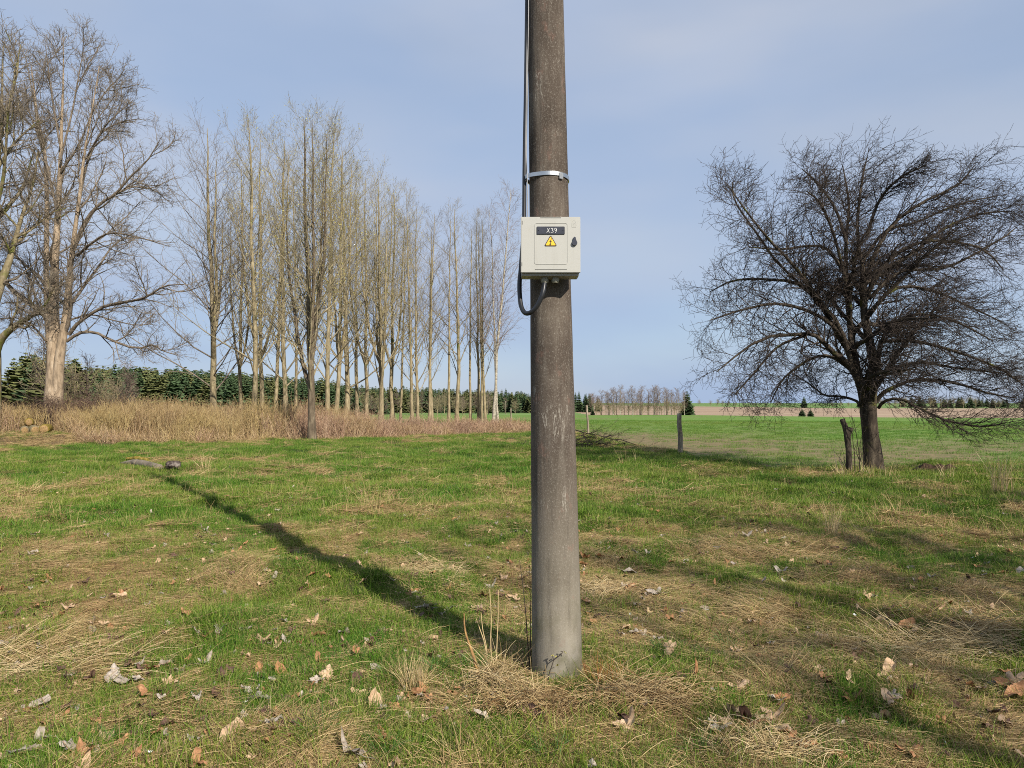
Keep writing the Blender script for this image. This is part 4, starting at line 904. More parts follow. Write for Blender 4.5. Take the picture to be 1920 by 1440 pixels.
def build_box():
    YF = 3.975; f = lambda px, py: (at(px, py, YF)[0], at(px, py, YF)[2])
    (xl, zt), (xr, zb) = f(976.6, 406.5), f(1088.5, 511)
    org = ((xl + xr) / 2, 4.11, (zt + zb) / 2)
    r = empty('electric_box', org); tag(r, 'light grey metal electric meter box strapped to the front of the pole', 'electric box')
    box_obj('casing', xl + .004, xr - .006, YF + .022, 4.122, zb - .014, zt - .002, M_BOX, r, org, .004)
    door = box_obj('door', xl, xr, YF, YF + .021, zb, zt, M_BOX, r, org, .0025)
    # shallow raised rim of the door's inner panel
    (a0, b1), (a1, b0) = f(1002, 418.3), f(1064.5, 495.5)
    o_, i_ = rrect(a0, a1, b0, b1, .012), rrect(a0 + .0022, a1 - .0022, b0 + .0022, b1 - .0022, .010)
    n = len(o_); V = [(x - org[0], y - org[1], z - org[2]) for (pts, y) in ((o_, YF - .0004), (o_, YF - .0020), (i_, YF - .0020), (i_, YF - .0004)) for x, z in pts]
    ix = np.arange(4 * n).reshape(4, n); Q = np.concatenate([np.stack([ix[k], np.roll(ix[k], -1), np.roll(ix[k + 1], -1), ix[k + 1]], -1) for k in range(3)])
    link('panel_rim', mesh_np('panel_rim', V, Q, [M_BOX], False), door)
    for (p, q_) in (((1013, 407.6), (1052, 409.0)), ((1003, 504.8), (1063, 506.0)), ((978.6, 414), (979.8, 421)), ((978.0, 492), (979.2, 499))):
        (x0, z1), (x1, z0) = f(*p), f(*q_); box_obj('seam' if q_[1] - p[1] < 3 else 'hinge_slot', x0, x1, YF - .0006, YF + .003, z0, z1, M_BOXDK, door, org, 0)
    (x0, z1), (x1, z0) = f(1006.5, 425.0), f(1058.8, 439.6)
    pl = box_obj('number_plate', x0, x1, YF - .006, YF + .001, z0, z1, M_PLATE, r, org, .002)
    for px in (1010, 1055.5):
        cx, cz = f(px, 432.3); P = np.array([[[cx, YF - .0058, cz], [cx, YF - .0078, cz]]]) - np.array(org); V, Q = tubes(P, np.array([[.0024, .0016]]), 10); link('rivet', mesh_np('rivet', V, Q, [M_INK]), pl)
    # hand painted  X 39
    def stroke(pts, w=.0013):
        P = np.array([[f(a, b)[0], YF - .0062, f(a, b)[1]] for a, b in pts]); P = poly(P, 22)[None] - np.array(org); return tubes(P, np.full((1, 22), w), 6)
    ch = [('letter', [stroke([(1025.6, 428.6), (1027.2, 431.0), (1028.6, 434.2), (1030.2, 436.6)]), stroke([(1030.2, 428.4), (1028.2, 432.2), (1024.8, 436.6)])]),
          ('digit', [stroke([(1032.8, 429.6), (1035.0, 428.4), (1036.8, 430.0), (1034.8, 432.2), (1037.2, 434.2), (1035.8, 436.6), (1032.6, 436.0)])]),
          ('digit', [stroke([(1043.2, 430.6), (1041.3, 428.4), (1039.2, 430.6), (1041.3, 432.8), (1043.2, 430.6)]), stroke([(1043.4, 429.2), (1043.4, 431.5), (1042.8, 434.2), (1041.0, 436.8)])])]
    for nm, ps in ch: V, Q = join(ps); link(nm, mesh_np(nm, V, Q, [M_WHITE]), pl)
    # warning triangle
    def tri(cx, cz, R_, rd):
        o = []
        for k in range(3):
            a = math.radians(90 + 120 * k); ccx, ccz = cx + (R_ - 2 * rd) * math.cos(a), cz + (R_ - 2 * rd) * math.sin(a)
            for j in range(-3, 4): b_ = a + math.radians(20 * j); o.append((ccx + rd * math.cos(b_), ccz + rd * math.sin(b_)))
        return o
    cx, cz = f(1032.4, 454.6); R_ = .0425
    tr_ = prism('warning_sign', tri(cx, cz, R_, .005), YF - .0024, YF + .0005, M_INK, r, org)
    prism('yellow_field', tri(cx, cz, R_ - .0085, .0025), YF - .0036, YF - .0020, M_YEL, tr_, org)
    bolt = [(1034.4, 446.6), (1029.6, 453.9), (1032.3, 453.6), (1031.2, 458.0), (1030.0, 457.6), (1031.2, 461.2), (1033.6, 458.3), (1032.3, 458.2), (1034.6, 451.9), (1032.0, 452.3), (1035.4, 447.0)]
    prism('lightning_bolt', [f(*p) for p in bolt], YF - .0046, YF - .0032, M_INK, tr_, org)
    # lock cover, a drop shape
    o = []; lx, lz = f(1077.3, 456.2); rb = .0148
    for k in range(17): a = math.radians(-215 + 250 * k / 16); o.append((lx + rb * math.cos(a), lz + rb * .95 * math.sin(a)))
    o += [(lx + .0068, lz + .022), (lx + .0062, lz + .031), (lx + .0015, lz + .033), (lx - .0030, lz + .036), (lx - .0060, lz + .029), (lx - .0075, lz + .018)]
    prism('lock', o, YF - .012, YF + .001, M_PLATE, r, org)
    # embossed arch mark
    P = []
    for pts in ([(1072.4, 426.5), (1072.4, 420), (1073.2, 415.8), (1076.2, 413.4), (1079.2, 415.8), (1080.0, 420), (1080.0, 426.5)], [(1072.4, 426.2), (1080.0, 426.2)], [(1074.4, 419.8), (1076.2, 417.4), (1078.0, 419.8), (1076.2, 422.0), (1074.4, 419.8)], [(1074.2, 423.6), (1078.2, 423.6)]):
        p = np.array([[f(a, b)[0], YF - .0002, f(a, b)[1]] for a, b in pts]); P.append(tubes(poly(p, 16)[None] - np.array(org), np.full((1, 16), .0009), 5))
    V, Q = join(P); link('emblem', mesh_np('emblem', V, Q, [M_BOX]), door)
    # glands
    for px in (1021.3, 1041.3):
        gx = at(px, 515, 4.045)[0]; gz = zb - .013; prof = [(0, .017), (-.004, .020), (-.012, .0205), (-.014, .0225), (-.027, .0215), (-.034, .017), (-.036, .011)]
        P = np.array([[[gx, 4.045, gz + z] for z, _ in prof]]) - np.array(org); V, Q = tubes(P, np.array([[q for _, q in prof]]), 8); link('cable_gland', mesh_np('cable_gland', V, Q, [M_GLAND], False), r)
    # mounting rails behind the casing
    for zz in (zb + .05, zt - .05): box_obj('mounting_rail', xl + .05, xr - .05, 4.123, 4.135, zz - .012, zz + .012, M_STEEL, r, org, .001)
build_box()
# cables
def cable(name, pix, rad, label, K=60, mat=M_BLACK):
    pts = [at(a, b, Y) for a, b, Y in pix]; org = pts[0]
    V, Q = curve_tube(np.array(pts) - org, rad, K, 12); o = link(name, mesh_np(name, V, Q, [mat])); o.location = org
    return tag(o, label, 'cable')
cable('power_cable', [(1021.5, 521, 4.045), (1020.5, 534, 4.04), (1017, 552, 4.03), (1008, 572, 4.04), (996, 585, 4.06), (985, 587, 4.09), (977.5, 575, 4.12), (974.5, 552, 4.15), (974.2, 530, 4.165), (976, 508, 4.175), (979, 470, 4.19), (982.3, 430, 4.20), (983.0, 380, 4.205), (983.4, 325, 4.205), (984.5, 250, 4.215), (986.2, 160, 4.22), (987.5, 60, 4.23), (988.5, -30, 4.235), (990, -300, 4.24)],
      [.0135] * 9 + [.0125] * 10, 'thick black cable looping from the box gland up the left side of the pole', 110)
cable('earth_wire', [(988.3, 520, 4.16), (989.2, 405, 4.15), (989.0, 360, 4.145), (988.2, 320, 4.14), (986.8, 280, 4.14), (988.0, 200, 4.15), (989.8, 100, 4.16), (990.9, 0, 4.17), (993, -300, 4.18)],   .0026, 'thin light wire running beside the thick black cable on the pole', 70, M_WIRE)

# ------------------------------------------------------------------ fence posts, logs, stump, brush pile
M_POST = bark('weathered_post', [(.09, .07, .05), (.27, .225, .165), (.44, .385, .30)], 12, (1, 1, .12), .7)
M_LOGEND = bark('log_end', [(.12, .075, .035), (.28, .18, .08), (.40, .28, .14)], 20, (1, 1, 1), .3)
M_GOLD = bark('yellow_moss', [(.07, .055, .02), (.20, .145, .03), (.33, .25, .06)], 14, (1, 1, 1), 1.0)
def lumpy(P, R, sides, amp, seed, closed=True):
    V, Q = tubes(P[None], R[None], sides); V = V + (np.random.default_rng(seed).random(V.shape) - .5) * amp; K = len(P)
    if closed:
        c0, c1 = len(V), len(V) + 1; V = np.vstack([V, P[0], P[-1]]); a = np.arange(sides); b_ = np.roll(a, -1); l = (K - 1) * sides
        Q = np.vstack([Q, np.stack([b_, a, np.full(sides, c0), np.full(sides, c0)], -1)[:, [0, 1, 2, 3]], np.stack([a + l, b_ + l, np.full(sides, c1), np.full(sides, c1)], -1)])
    return V, Q
def tri_fix(V, Q):
    T = np.concatenate([Q[:, [0, 1, 2]], Q[:, [0, 2, 3]]]); k = (T[:, 0] != T[:, 1]) & (T[:, 1] != T[:, 2]) & (T[:, 2] != T[:, 0]); return V, T[k]
def lump_obj(name, pts, rad, mat, label, cat, sides=12, amp=.01, seed=1, parent=None, org=None, K=12):
    pts = np.asarray(pts, float); org = pts[0] if org is None else org
    P = poly(pts, K) - org; R_ = np.interp(np.linspace(0, 1, K), np.linspace(0, 1, len(rad)), rad); V, T = tri_fix(*lumpy(P, R_, sides, amp, seed))
    o = link(name, mesh_np(name, V, T, [mat], True, 3), parent)
    if parent is None: o.location = org; tag(o, label, cat)
    return o
def post(px, yb, yt, rad, label, mat=M_POST, lean=0):
    b0 = ground_at(px, yb); t = at(px + lean, yt, b0[1]); lump_obj('fence_post', [b0 - [0, 0, .15], (b0 * .6 + t * .4) + [rad * .25, 0, 0], (b0 * .3 + t * .7) - [rad * .15, 0, 0], t], [rad * 1.05, rad, rad * .95, rad * .9], mat, label, 'fence post', 12, rad * .12, int(px))
post(1275, 850, 775, .078, 'short weathered wooden fence post standing between pole and fruit tree', lean=-1)
post(1103, 812, 760, .062, 'slim wooden fence post behind the branch pile beside the pole', lean=-3)
post(958, 792, 766, .06, 'far wooden fence post at the end of the dry stems left of the pole')
post(948, 775, 752, .06, 'farthest thin pale post beside the white birches')
b0 = ground_at(1593, 886); Yp = b0[1]
r = empty('forked_stump', tuple(b0)); tag(r, 'dark forked dead stump standing just left of the fruit tree trunk', 'stump')
lump_obj('trunk', [b0 - [0, 0, .1], at(1591, 845, Yp), at(1588, 815, Yp), at(1583, 797, Yp), at(1579, 786, Yp)], [.075, .060, .070, .058, .052], M_APPLE, '', '', 12, .012, 4, r, b0)
lump_obj('branch_stub', [at(1588, 822, Yp), at(1591, 812, Yp), at(1595.5, 802, Yp - .02)], [.055, .062, .058], M_APPLE, '', '', 12, .012, 5, r, b0, 6)
lump_obj('branch_stub', [at(1587, 806, Yp), at(1588, 798, Yp), at(1588, 793, Yp)], [.02, .014, .008], M_APPLE, '', '', 8, .004, 6, r, b0, 5)
# saplings by the stump
def shoots(name, px, yb, items, label, mat, cat='shrub', seed=3, side=2, rr=.011):
    g = np.random.default_rng(seed); b0 = ground_at(px, yb); Y = b0[1]; Ps = []
    for pts in items: Ps.append(poly([at(a, b, Y + g.uniform(-.08, .08)) for a, b in pts], 10) - b0)
    P = np.stack(Ps); R_ = np.tile(np.linspace(rr, rr * .3, 10), (len(P), 1)); P1, R1 = grow(P, R_, 4, .25, 1, 38, lambda t, pl: .28 * pl + .03, 4, (0, 0, .12), .12, .6, rr * .28, g=g)
    r = empty(name, tuple(b0)); tag(r, label, cat); V, Q = tubes(P, R_, 6); link('stem', mesh_np('stem', V, Q, [mat]), r); V, Q = tubes(P1, R1, 4); link('twigs', mesh_np('twigs', V, Q, [mat]), r); return r
shoots('sapling', 1612, 888, [[(1611, 885), (1612, 860), (1609, 840), (1606, 815), (1600, 790), (1597, 780)], [(1611, 870), (1615, 855), (1614, 838), (1616, 815)], [(1611, 862), (1606, 848), (1605, 838)], [(1603, 884), (1602, 850), (1598, 815), (1598, 785)], [(1620, 884), (1618, 860), (1622, 835)]], 'thin dark leafless sapling between the forked stump and the tree trunk', M_APPLE)
shoots('shrub', 1578, 886, [[(1588, 886), (1580, 868), (1568, 850)], [(1586, 886), (1578, 872), (1572, 858)], [(1575, 888), (1568, 870), (1563, 842)], [(1590, 886), (1584, 868), (1582, 850)]], 'thin bare shrub stems left of the forked stump', M_TWIG)
# logs in the grass at left
p0, p1 = ground_at(226, 872), ground_at(312, 882)
lump_obj('fallen_log', [p0 + [0, .05, .03], p0 * .6 + p1 * .4 + [0, 0, .09], p1 + [-.15, 0, .05]], [.05, .095, .085], M_TWIG, 'long grey fallen log lying in the meadow at left', 'log', 12, .02, 9)
p0, p1 = ground_at(236, 864), ground_at(280, 866)
lump_obj('fallen_branch', [p0 + [0, 0, .04], (p0 + p1) / 2 + [0, 0, .06], p1 + [0, 0, .03]], [.03, .06, .04], M_GOLD, 'short yellow mossy branch just behind the long grey log', 'branch', 10, .02, 10)
pr = ground_at(325, 880); g = np.random.default_rng(3)
bm = bmesh.new(); bmesh.ops.create_icosphere(bm, subdivisions=3, radius=.17)
for v in bm.verts: v.co = v.co * (1 + (float(vnoise(v.co.x * 14, v.co.y * 14 + v.co.z * 11, 3)) - .5) * .55); v.co.z *= .72
me = bpy.data.meshes.new('stump'); bm.to_mesh(me); bm.free(); me.materials.append(bark('stump_wood', [(.02, .015, .015), (.085, .065, .055), (.30, .26, .22)], 9, (1, 1, 1), 1.0)); o = link('stump', me); o.location = pr + [0, 0, .07]; tag(o, 'dark lump of broken stump beside the right end of the grey log', 'stump')
def cutlog(px, pyb, rad, mat, label, lift=0.0, ang=.35):
    c = ground_at(px, pyb); c[2] = float(H(c[0], c[1])) + rad * .85 + lift; d = np.array([math.sin(ang), math.cos(ang), 0.02]); e = c + d * .75; r = empty('cut_log', tuple(c)); tag(r, label, 'log', 'mossy cut logs before the thicket')
    m_ = c + d * .35; m_[2] += .01; lump_obj('wood', [c, m_, e], [rad, rad * 1.04, rad * .9], mat, '', '', 16, .035, int(px), r, c, 7)
    lump_obj('cut_end', [c - d * .012, c - d * .002, c + d * .01], [rad * .78, rad * .84, rad * .84], M_LOGEND, '', '', 16, .006, 2, r, c, 4)
cutlog(66, 813, .17, M_MOSS, 'lower brown mossy cut log in the middle of the small heap', 0, -.75)
cutlog(82, 813, .18, M_GOLD, 'bright yellow mossy cut log at the right of the small heap', 0, -.35)
cutlog(46, 813, .15, M_MOSS, 'half hidden mossy log at the bottom left of the small heap', 0, -.6)
cutlog(54, 811, .16, M_GOLD, 'topmost yellow mossy cut log of the small heap at left', .27, -.55)
# pile of cut branches right of the pole
def branch_pile(px, py, n, label, seed, wid, hgt, rad=.016, dark=M_APPLE, name='branch_pile', kids=7):
    g = np.random.default_rng(seed); b0 = ground_at(px, py); P = []
    for i in range(n):
        c = np.array([g.normal(0, wid * .45), g.normal(0, wid * .25), abs(g.normal(0, hgt * .5))]); a = g.normal(.25, .8); el = g.normal(.12, .22); L = wid * g.uniform(.6, 1.3)
        d = np.array([math.cos(a) * math.cos(el), math.sin(a) * math.cos(el), math.sin(el)]) * (1 if g.random() < .6 else -1); t = np.linspace(-.5, .5, 8)[:, None]
        q = c + d * L * t + np.cumsum(g.normal(0, .03 * wid, (8, 3)), 0) * .5; q[:, 2] = np.maximum(q[:, 2], .01); P.append(q)
    P = np.stack(P); R_ = np.linspace(1, .35, 8)[None] * (rad * g.uniform(.5, 1.4, (n, 1))); P1, R1 = grow(P, R_, kids, .1, 1, 42, lambda t, pl: .28 * pl, 5, (0, 0, .04), .15, .6, rad * .25, g=g)
    P2, R2 = grow(P1, R1, 4, .2, 1, 42, lambda t, pl: .4 * pl, 3, (0, 0, .04), .15, .6, rad * .2, g=g)
    r = empty(name, tuple(b0)); tag(r, label, 'branch pile' if name == 'branch_pile' else 'shrub'); V, Q = tubes(P, R_, 6); link('branches', mesh_np('branches', V, Q, [dark]), r)
    V, Q = join([tubes(P1, R1, 4), tubes(P2, R2, 3)]); link('twigs', mesh_np('twigs', V, Q, [dark]), r)
branch_pile(1095, 838, 30, 'heap of cut dark branches lying just right of the pole', 5, 1.8, .34, .016)
b0 = ground_at(1130, 845); Y = b0[1]
M_BRAM = bark('bramble_stem', [(.07, .045, .032), (.15, .10, .07), (.24, .17, .12)], 5, (1, 1, 1), 0)
def bramble(px, Y, wid, hgt, label, seed, n=60):
    g = np.random.default_rng(seed); p = at(px, 700, Y); z = float(H(p[0], Y)); b0 = np.array([p[0], Y, z]); P = []
    for i in range(n):
        s = np.array([g.normal(0, wid * .35), g.normal(0, .6), 0]); a = g.random() * 6.28; L = g.uniform(.8, 1.5) * hgt; t = np.linspace(0, 1, 9)[:, None]
        P.append(s + np.array([math.cos(a), math.sin(a), 0]) * L * .8 * t + np.array([0, 0, 1]) * (L * 1.9 * t - L * 1.5 * t ** 2) + np.cumsum(g.normal(0, .04, (9, 3)), 0))
    P = np.stack(P); R_ = np.tile(np.linspace(.012, .006, 9), (n, 1)); P1, R1 = grow(P, R_, 7, .1, 1, 50, lambda t, pl: .25 * pl, 4, (0, 0, .03), .25, .6, .005, g=g); P2, R2 = grow(P1, R1, 3, .2, 1, 50, lambda t, pl: .4 * pl, 3, (0, 0, 0), .25, .6, .0045, g=g)
    r = empty('bramble_bush', tuple(b0)); tag(r, label, 'bush'); V, Q = tubes(P, R_, 4); link('stems', mesh_np('stems', V, Q, [M_BRAM]), r); V, Q = join([tubes(P1, R1, 3), tubes(P2, R2, 3)]); link('twigs', mesh_np('twigs', V, Q, [M_BRAM]), r)
bramble(150, 33.5, 3.0, 1.7, 'brown tangled bramble bush at the right foot of the pale maple', 1, 80); bramble(205, 34.5, 2.2, 1.35, 'smaller brown bramble between the pale maple and the tall stems', 2)
bramble(60, 34, 3.0, 1.3, 'low brown bramble left of the pale maple trunk', 3); bramble(10, 33, 3.0, 1.4, 'brown bramble bush at the left edge', 4)
# mole hill at the field edge
g = np.random.default_rng(8); pm = ground_at(1755, 884); bm = bmesh.new(); bmesh.ops.create_grid(bm, x_segments=40, y_segments=30, size=1)
for v in bm.verts:
    X_, Y_ = v.co.x, v.co.y; rr = math.hypot(X_, Y_); v.co = (X_ * .85, Y_ * .5, max(0, 1 - rr) ** 1.2 * .24 * (1 + 1.1 * (float(vnoise(X_ * 6 + 9, Y_ * 6 + 5, 2)) - .5)) - .03)
me = bpy.data.meshes.new('earth_mound'); bm.to_mesh(me); bm.free(); me.materials.append(bark('dark_earth', [(.02, .013, .009), (.06, .038, .025), (.12, .08, .05)], 14, (1, 1, 1), 1.0))
o = link('earth_mound', me); o.location = pm; tag(o, 'low dark heap of earth in the grass right of the fruit tree', 'earth mound')

# ------------------------------------------------------------------ dead leaves, straw clumps, shoots and flowers by the pole
def leaf_mesh(seed, curl, lobes=5):
    g = np.random.default_rng(seed); n = 40; a = np.linspace(-math.pi, math.pi, n, endpoint=False)
    if lobes == 5:
        r = .42 + .58 * np.maximum(0, np.cos(a * 2.5 * 1.0)) ** 1.3 * np.interp(np.abs(a), [0, 1.26, 2.5, 3.15], [1, .88, .62, .3]) + .07 * np.cos(a * 15) + g.normal(0, .02, n)
        r[np.abs(a) > 2.85] *= .35
    else: r = .95 / np.sqrt((np.cos(a)) ** 2 + (np.sin(a) / .48) ** 2) + g.normal(0, .02, n)
    pts = np.stack([r * np.cos(a), r * np.sin(a)], -1); ring2 = pts * .55
    P = np.vstack([[0, 0], ring2, pts]); x_, y_ = P[:, 0], P[:, 1]; rr = np.hypot(x_, y_)
    ax = g.random() * 3.14; curl = curl * .55; u = x_ * math.cos(ax) + y_ * math.sin(ax); v_ = -x_ * math.sin(ax) + y_ * math.cos(ax)
    z = curl * u ** 2 * .75 + .20 * np.sin(v_ * 5 + seed) * rr + .13 * np.sin(u * 7 + seed * 2) + .10 * np.cos(np.arctan2(y_, x_) * 5) * rr * (curl + .3) + g.normal(0, .03, len(P)) * rr
    V = np.stack([x_ * (1 - .22 * curl * rr), y_ * (1 - .12 * curl * rr), z], -1) * .072
    T = [(0, 1 + i, 1 + (i + 1) % n, 0) for i in range(n)]; F = [(0, 1 + i, 1 + (i + 1) % n) for i in range(n)]
    for i in range(n): j = (i + 1) % n; F += [(1 + i, 1 + n + i, 1 + n + j), (1 + i, 1 + n + j, 1 + j)]
    st = tubes(np.array([[[-.04 * .4, 0, .002], [-.06, .004, .006], [-.095, .012, .016]]]), np.array([[.0013, .0011, .0009]]), 4)
    V2, T2 = tri_fix(*st); return np.vstack([V, V2]), np.vstack([np.array(F), T2 + len(V)])
def leaf_mat(name, cols):
    m, n, b, out = newmat(name); co = objco(n); f = noise(n, co, 45, 4, .7); oi = nd(n, 'ObjectInfo')
    c = ramp(n, f, [(.3, cols[0]), (.5, cols[1]), (.7, cols[2])]); c = mixc(n, mrange(n, oi.outputs['Random'], 0, 1, 0, .45), c, cols[0])
    n.links.new(c, b.inputs['Base Color']); b.inputs['Roughness'].default_value = .7; b.inputs['Specular IOR Level'].default_value = .25
    bump(n, b, f, .5, .002); return m
LM = {'brown': leaf_mat('brown_leaf', [(.17, .08, .035), (.34, .17, .08), (.48, .27, .14)]), 'tan': leaf_mat('tan_leaf', [(.30, .185, .105), (.50, .345, .215), (.62, .46, .31)]),
      'pale': leaf_mat('bleached_leaf', [(.21, .17, .13), (.34, .285, .23), (.48, .42, .36)]), 'dark': leaf_mat('dark_leaf', [(.05, .027, .020), (.11, .06, .042), (.18, .11, .08)])}
LEAF = {k: [] for k in LM}
for i in range(8):
    V, F = leaf_mesh(40 + i, [.2, .7, 1.1, .5, 1.4, .9, .35, 1.2][i], 5 if i not in (3, 6) else 1)
    for k, mt in LM.items(): LEAF[k].append(mesh_np('fallen_leaf', V, F, [mt], True, 3))
lab = {'brown': 'curled rusty brown maple leaf lying in the grass', 'tan': 'dry tan maple leaf lying in the grass', 'pale': 'bleached whitish maple leaf lying in the grass', 'dark': 'dark brown shrivelled leaf lying in the grass'}
def leaf(px, py, kind, size=1.0, p=None, lb=None, i=None):
    p = ground_at(px, py) if p is None else p
    me = LEAF[kind][rng.integers(0, 8) if i is None else i]; o = link('fallen_leaf', me); o.location = (p[0], p[1], p[2] + .028 + rng.random() * .022)
    o.rotation_euler = (rng.normal(0, .26) + .15, rng.normal(0, .28), rng.random() * 6.28); s = size * rng.uniform(.9, 1.1); o.scale = (s, s, s * rng.uniform(.8, 1.2))
    tag(o, lb or lab[kind], 'leaf', {'brown': 'rusty brown fallen leaves', 'tan': 'tan fallen leaves', 'pale': 'bleached fallen leaves', 'dark': 'dark fallen leaves'}[kind])
for px, py, k, s, lb in [(212, 1283, 'pale', 1.25, 'large bleached maple leaf lying below the long straws at left'), (232, 1290, 'pale', 1.0, 'bleached leaf overlapping the large bleached leaf at left'), (360, 1272, 'tan', 1.1, 'folded tan leaf left of the long curved straw'),
     (384, 1254, 'pale', .9, 'small bleached leaf above the folded tan leaf'), (435, 1392, 'tan', 1.35, 'big pinkish tan maple leaf with raised lobes near the bottom edge'), (478, 1322, 'pale', 1.15, 'silvery pointed leaf lying next to a tiny white flower'),
     (526, 1272, 'brown', 1.05, 'brown leaf framed by a curved straw'), (613, 1280, 'tan', 1.3, 'broad greyish tan leaf in the middle of the left foreground'), (645, 1196, 'pale', 1.1, 'pale leaf standing above the broad greyish leaf'), (593, 1200, 'brown', 1.05, 'red brown leaf left of the pale standing leaf'),
     (702, 1338, 'tan', 1.1, 'orange tan curled leaf beside the golden straw tuft'), (738, 1340, 'brown', 1.1, 'toothed brown leaf below the golden straw tuft'), (658, 1432, 'pale', 1.4, 'big bleached leaf cut by the bottom edge left of the pole'), (715, 1395, 'brown', 1.0, 'upright brown leaf near the bottom edge left of the pole'),
     (412, 1184, 'pale', 1.1, 'pale lobed leaf in the left foreground grass'), (60, 1425, 'pale', 1.4, 'long whitish leaf at the bottom left corner'), (135, 1425, 'pale', 1.3, 'crumpled whitish leaf at the bottom left'), (150, 1437, 'brown', 1.3, 'orange brown leaf under the crumpled whitish leaf'),
     (70, 1338, 'pale', 1.1, 'pinkish bleached leaf at the far left'), (8, 1215, 'pale', 1.0, 'bleached leaf cut by the left edge'), (848, 1312, 'brown', 1.1, 'bright rusty leaf in the straw left of the pole foot'), (800, 1360, 'tan', 1.15, 'flat pinkish leaf below the straw tuft left of the pole'),
     (908, 1362, 'pale', .9, 'small pale leaf under the straw in front of the pole'), (1005, 1362, 'dark', 1.1, 'dark brown leaf in the straw before the pole'), (990, 1350, 'tan', 1.1, 'tan leaf touching the dark leaf before the pole'), (1180, 1365, 'dark', 1.4, 'dark purple brown leaf right of the pole foot'),
     (1175, 1378, 'tan', 1.1, 'tan leaf under the dark purple brown leaf'), (1255, 1232, 'tan', 1.1, 'tan leaf in the grass right of the pole'), (1235, 1246, 'dark', 1.0, 'dark leaf just left of the tan leaf right of the pole'), (1375, 1350, 'tan', 1.2, 'tan leaf at the top of the leaf heap on the right'),
     (1395, 1362, 'dark', 1.3, 'dark leaf in the leaf heap on the right'), (1360, 1372, 'tan', 1.2, 'long tan leaf in the leaf heap on the right'), (1412, 1376, 'brown', 1.2, 'brown leaf in the middle of the leaf heap on the right'), (1345, 1380, 'pale', 1.1, 'pale leaf at the left of the leaf heap'),
     (1448, 1360, 'tan', 1.2, 'light pinkish leaf standing right of the leaf heap'), (1458, 1388, 'tan', 1.15, 'folded tan leaf with orange edge right of the heap'), (1478, 1394, 'brown', 1.0, 'orange brown leaf next to the folded tan leaf'), (1503, 1415, 'brown', 1.1, 'bright orange leaf at the lower right of the heap'),
     (1455, 1327, 'pale', .85, 'pale curled leaf above the leaf heap'), (1466, 1325, 'brown', .85, 'brown leaf touching the pale curled leaf'), (1385, 1297, 'tan', 1.15, 'curled tan leaf between the straws on the right'), (1300, 1275, 'brown', 1.1, 'narrow brown folded leaf right of the pole'),
     (1265, 1285, 'dark', 1.1, 'dark folded leaf on the straw right of the pole'), (1700, 1184, 'brown', 1.1, 'brown leaf cluster left side in the right foreground'), (1716, 1190, 'tan', 1.0, 'tan leaf cluster right side in the right foreground'), (1668, 1268, 'tan', 1.1, 'broad tan leaf in the right foreground'),
     (1672, 1330, 'tan', 1.0, 'tan leaf above a narrow pale one on the right'), (1655, 1360, 'tan', 1.1, 'pointed tan leaf near the white flower on the right'), (1708, 1325, 'brown', .9, 'small curled brown leaf on the right'), (1822, 1240, 'dark', 1.1, 'dark curled leaf beside the straw mat on the right'),
     (1905, 1292, 'tan', 1.3, 'orange tan leaf at the right edge'), (1910, 1312, 'brown', 1.4, 'large folded brown leaf cut by the right edge'), (1705, 1425, 'brown', 1.4, 'big rusty leaf cluster at the bottom right'), (800, 1150, 'pale', 1.2, 'pale crumpled leaf in the pole shadow'),
     (785, 1165, 'dark', 1.2, 'dark leaf in the pole shadow'), (843, 1152, 'pale', .9, 'small whitish leaf beside the pole shadow'), (877, 1028, 'pale', 1.2, 'white leaf in the grass left of the pole'), (920, 1108, 'pale', 1.1, 'grey leaf left of the pole shaft'),
     (908, 1128, 'brown', 1.1, 'brown leaf below the grey leaf left of the pole'), (945, 1090, 'tan', 1.1, 'curled tan leaf near the pole shaft'), (1180, 1080, 'pale', 1.2, 'whitish leaf right of the pole'), (1227, 1122, 'pale', 1.1, 'white pointed leaf right of the pole'),
     (1125, 1050, 'brown', 1.2, 'brown leaf right beside the pole'), (1098, 1053, 'brown', 1.1, 'rusty leaf touching the right side of the pole'), (1468, 1078, 'pale', 1.2, 'white leaf in the middle right grass'), (1345, 1033, 'pale', 1.1, 'pale pink leaf in the middle right straw'),
     (1400, 1010, 'pale', 1.1, 'whitish leaf by the small dark stick'), (1085, 1185, 'tan', .9, 'tan leaf hidden right behind the pole'), (200, 1010, 'pale', 1.1, 'whitish leaf in the left middle grass'), (350, 1160, 'brown', 1.3, 'rust coloured leaf standing in the left middle grass')]:
    leaf(px, py, k, s, None, lb)
gl = np.random.default_rng(77); kinds = ['brown', 'tan', 'pale', 'dark']
cnt = 0
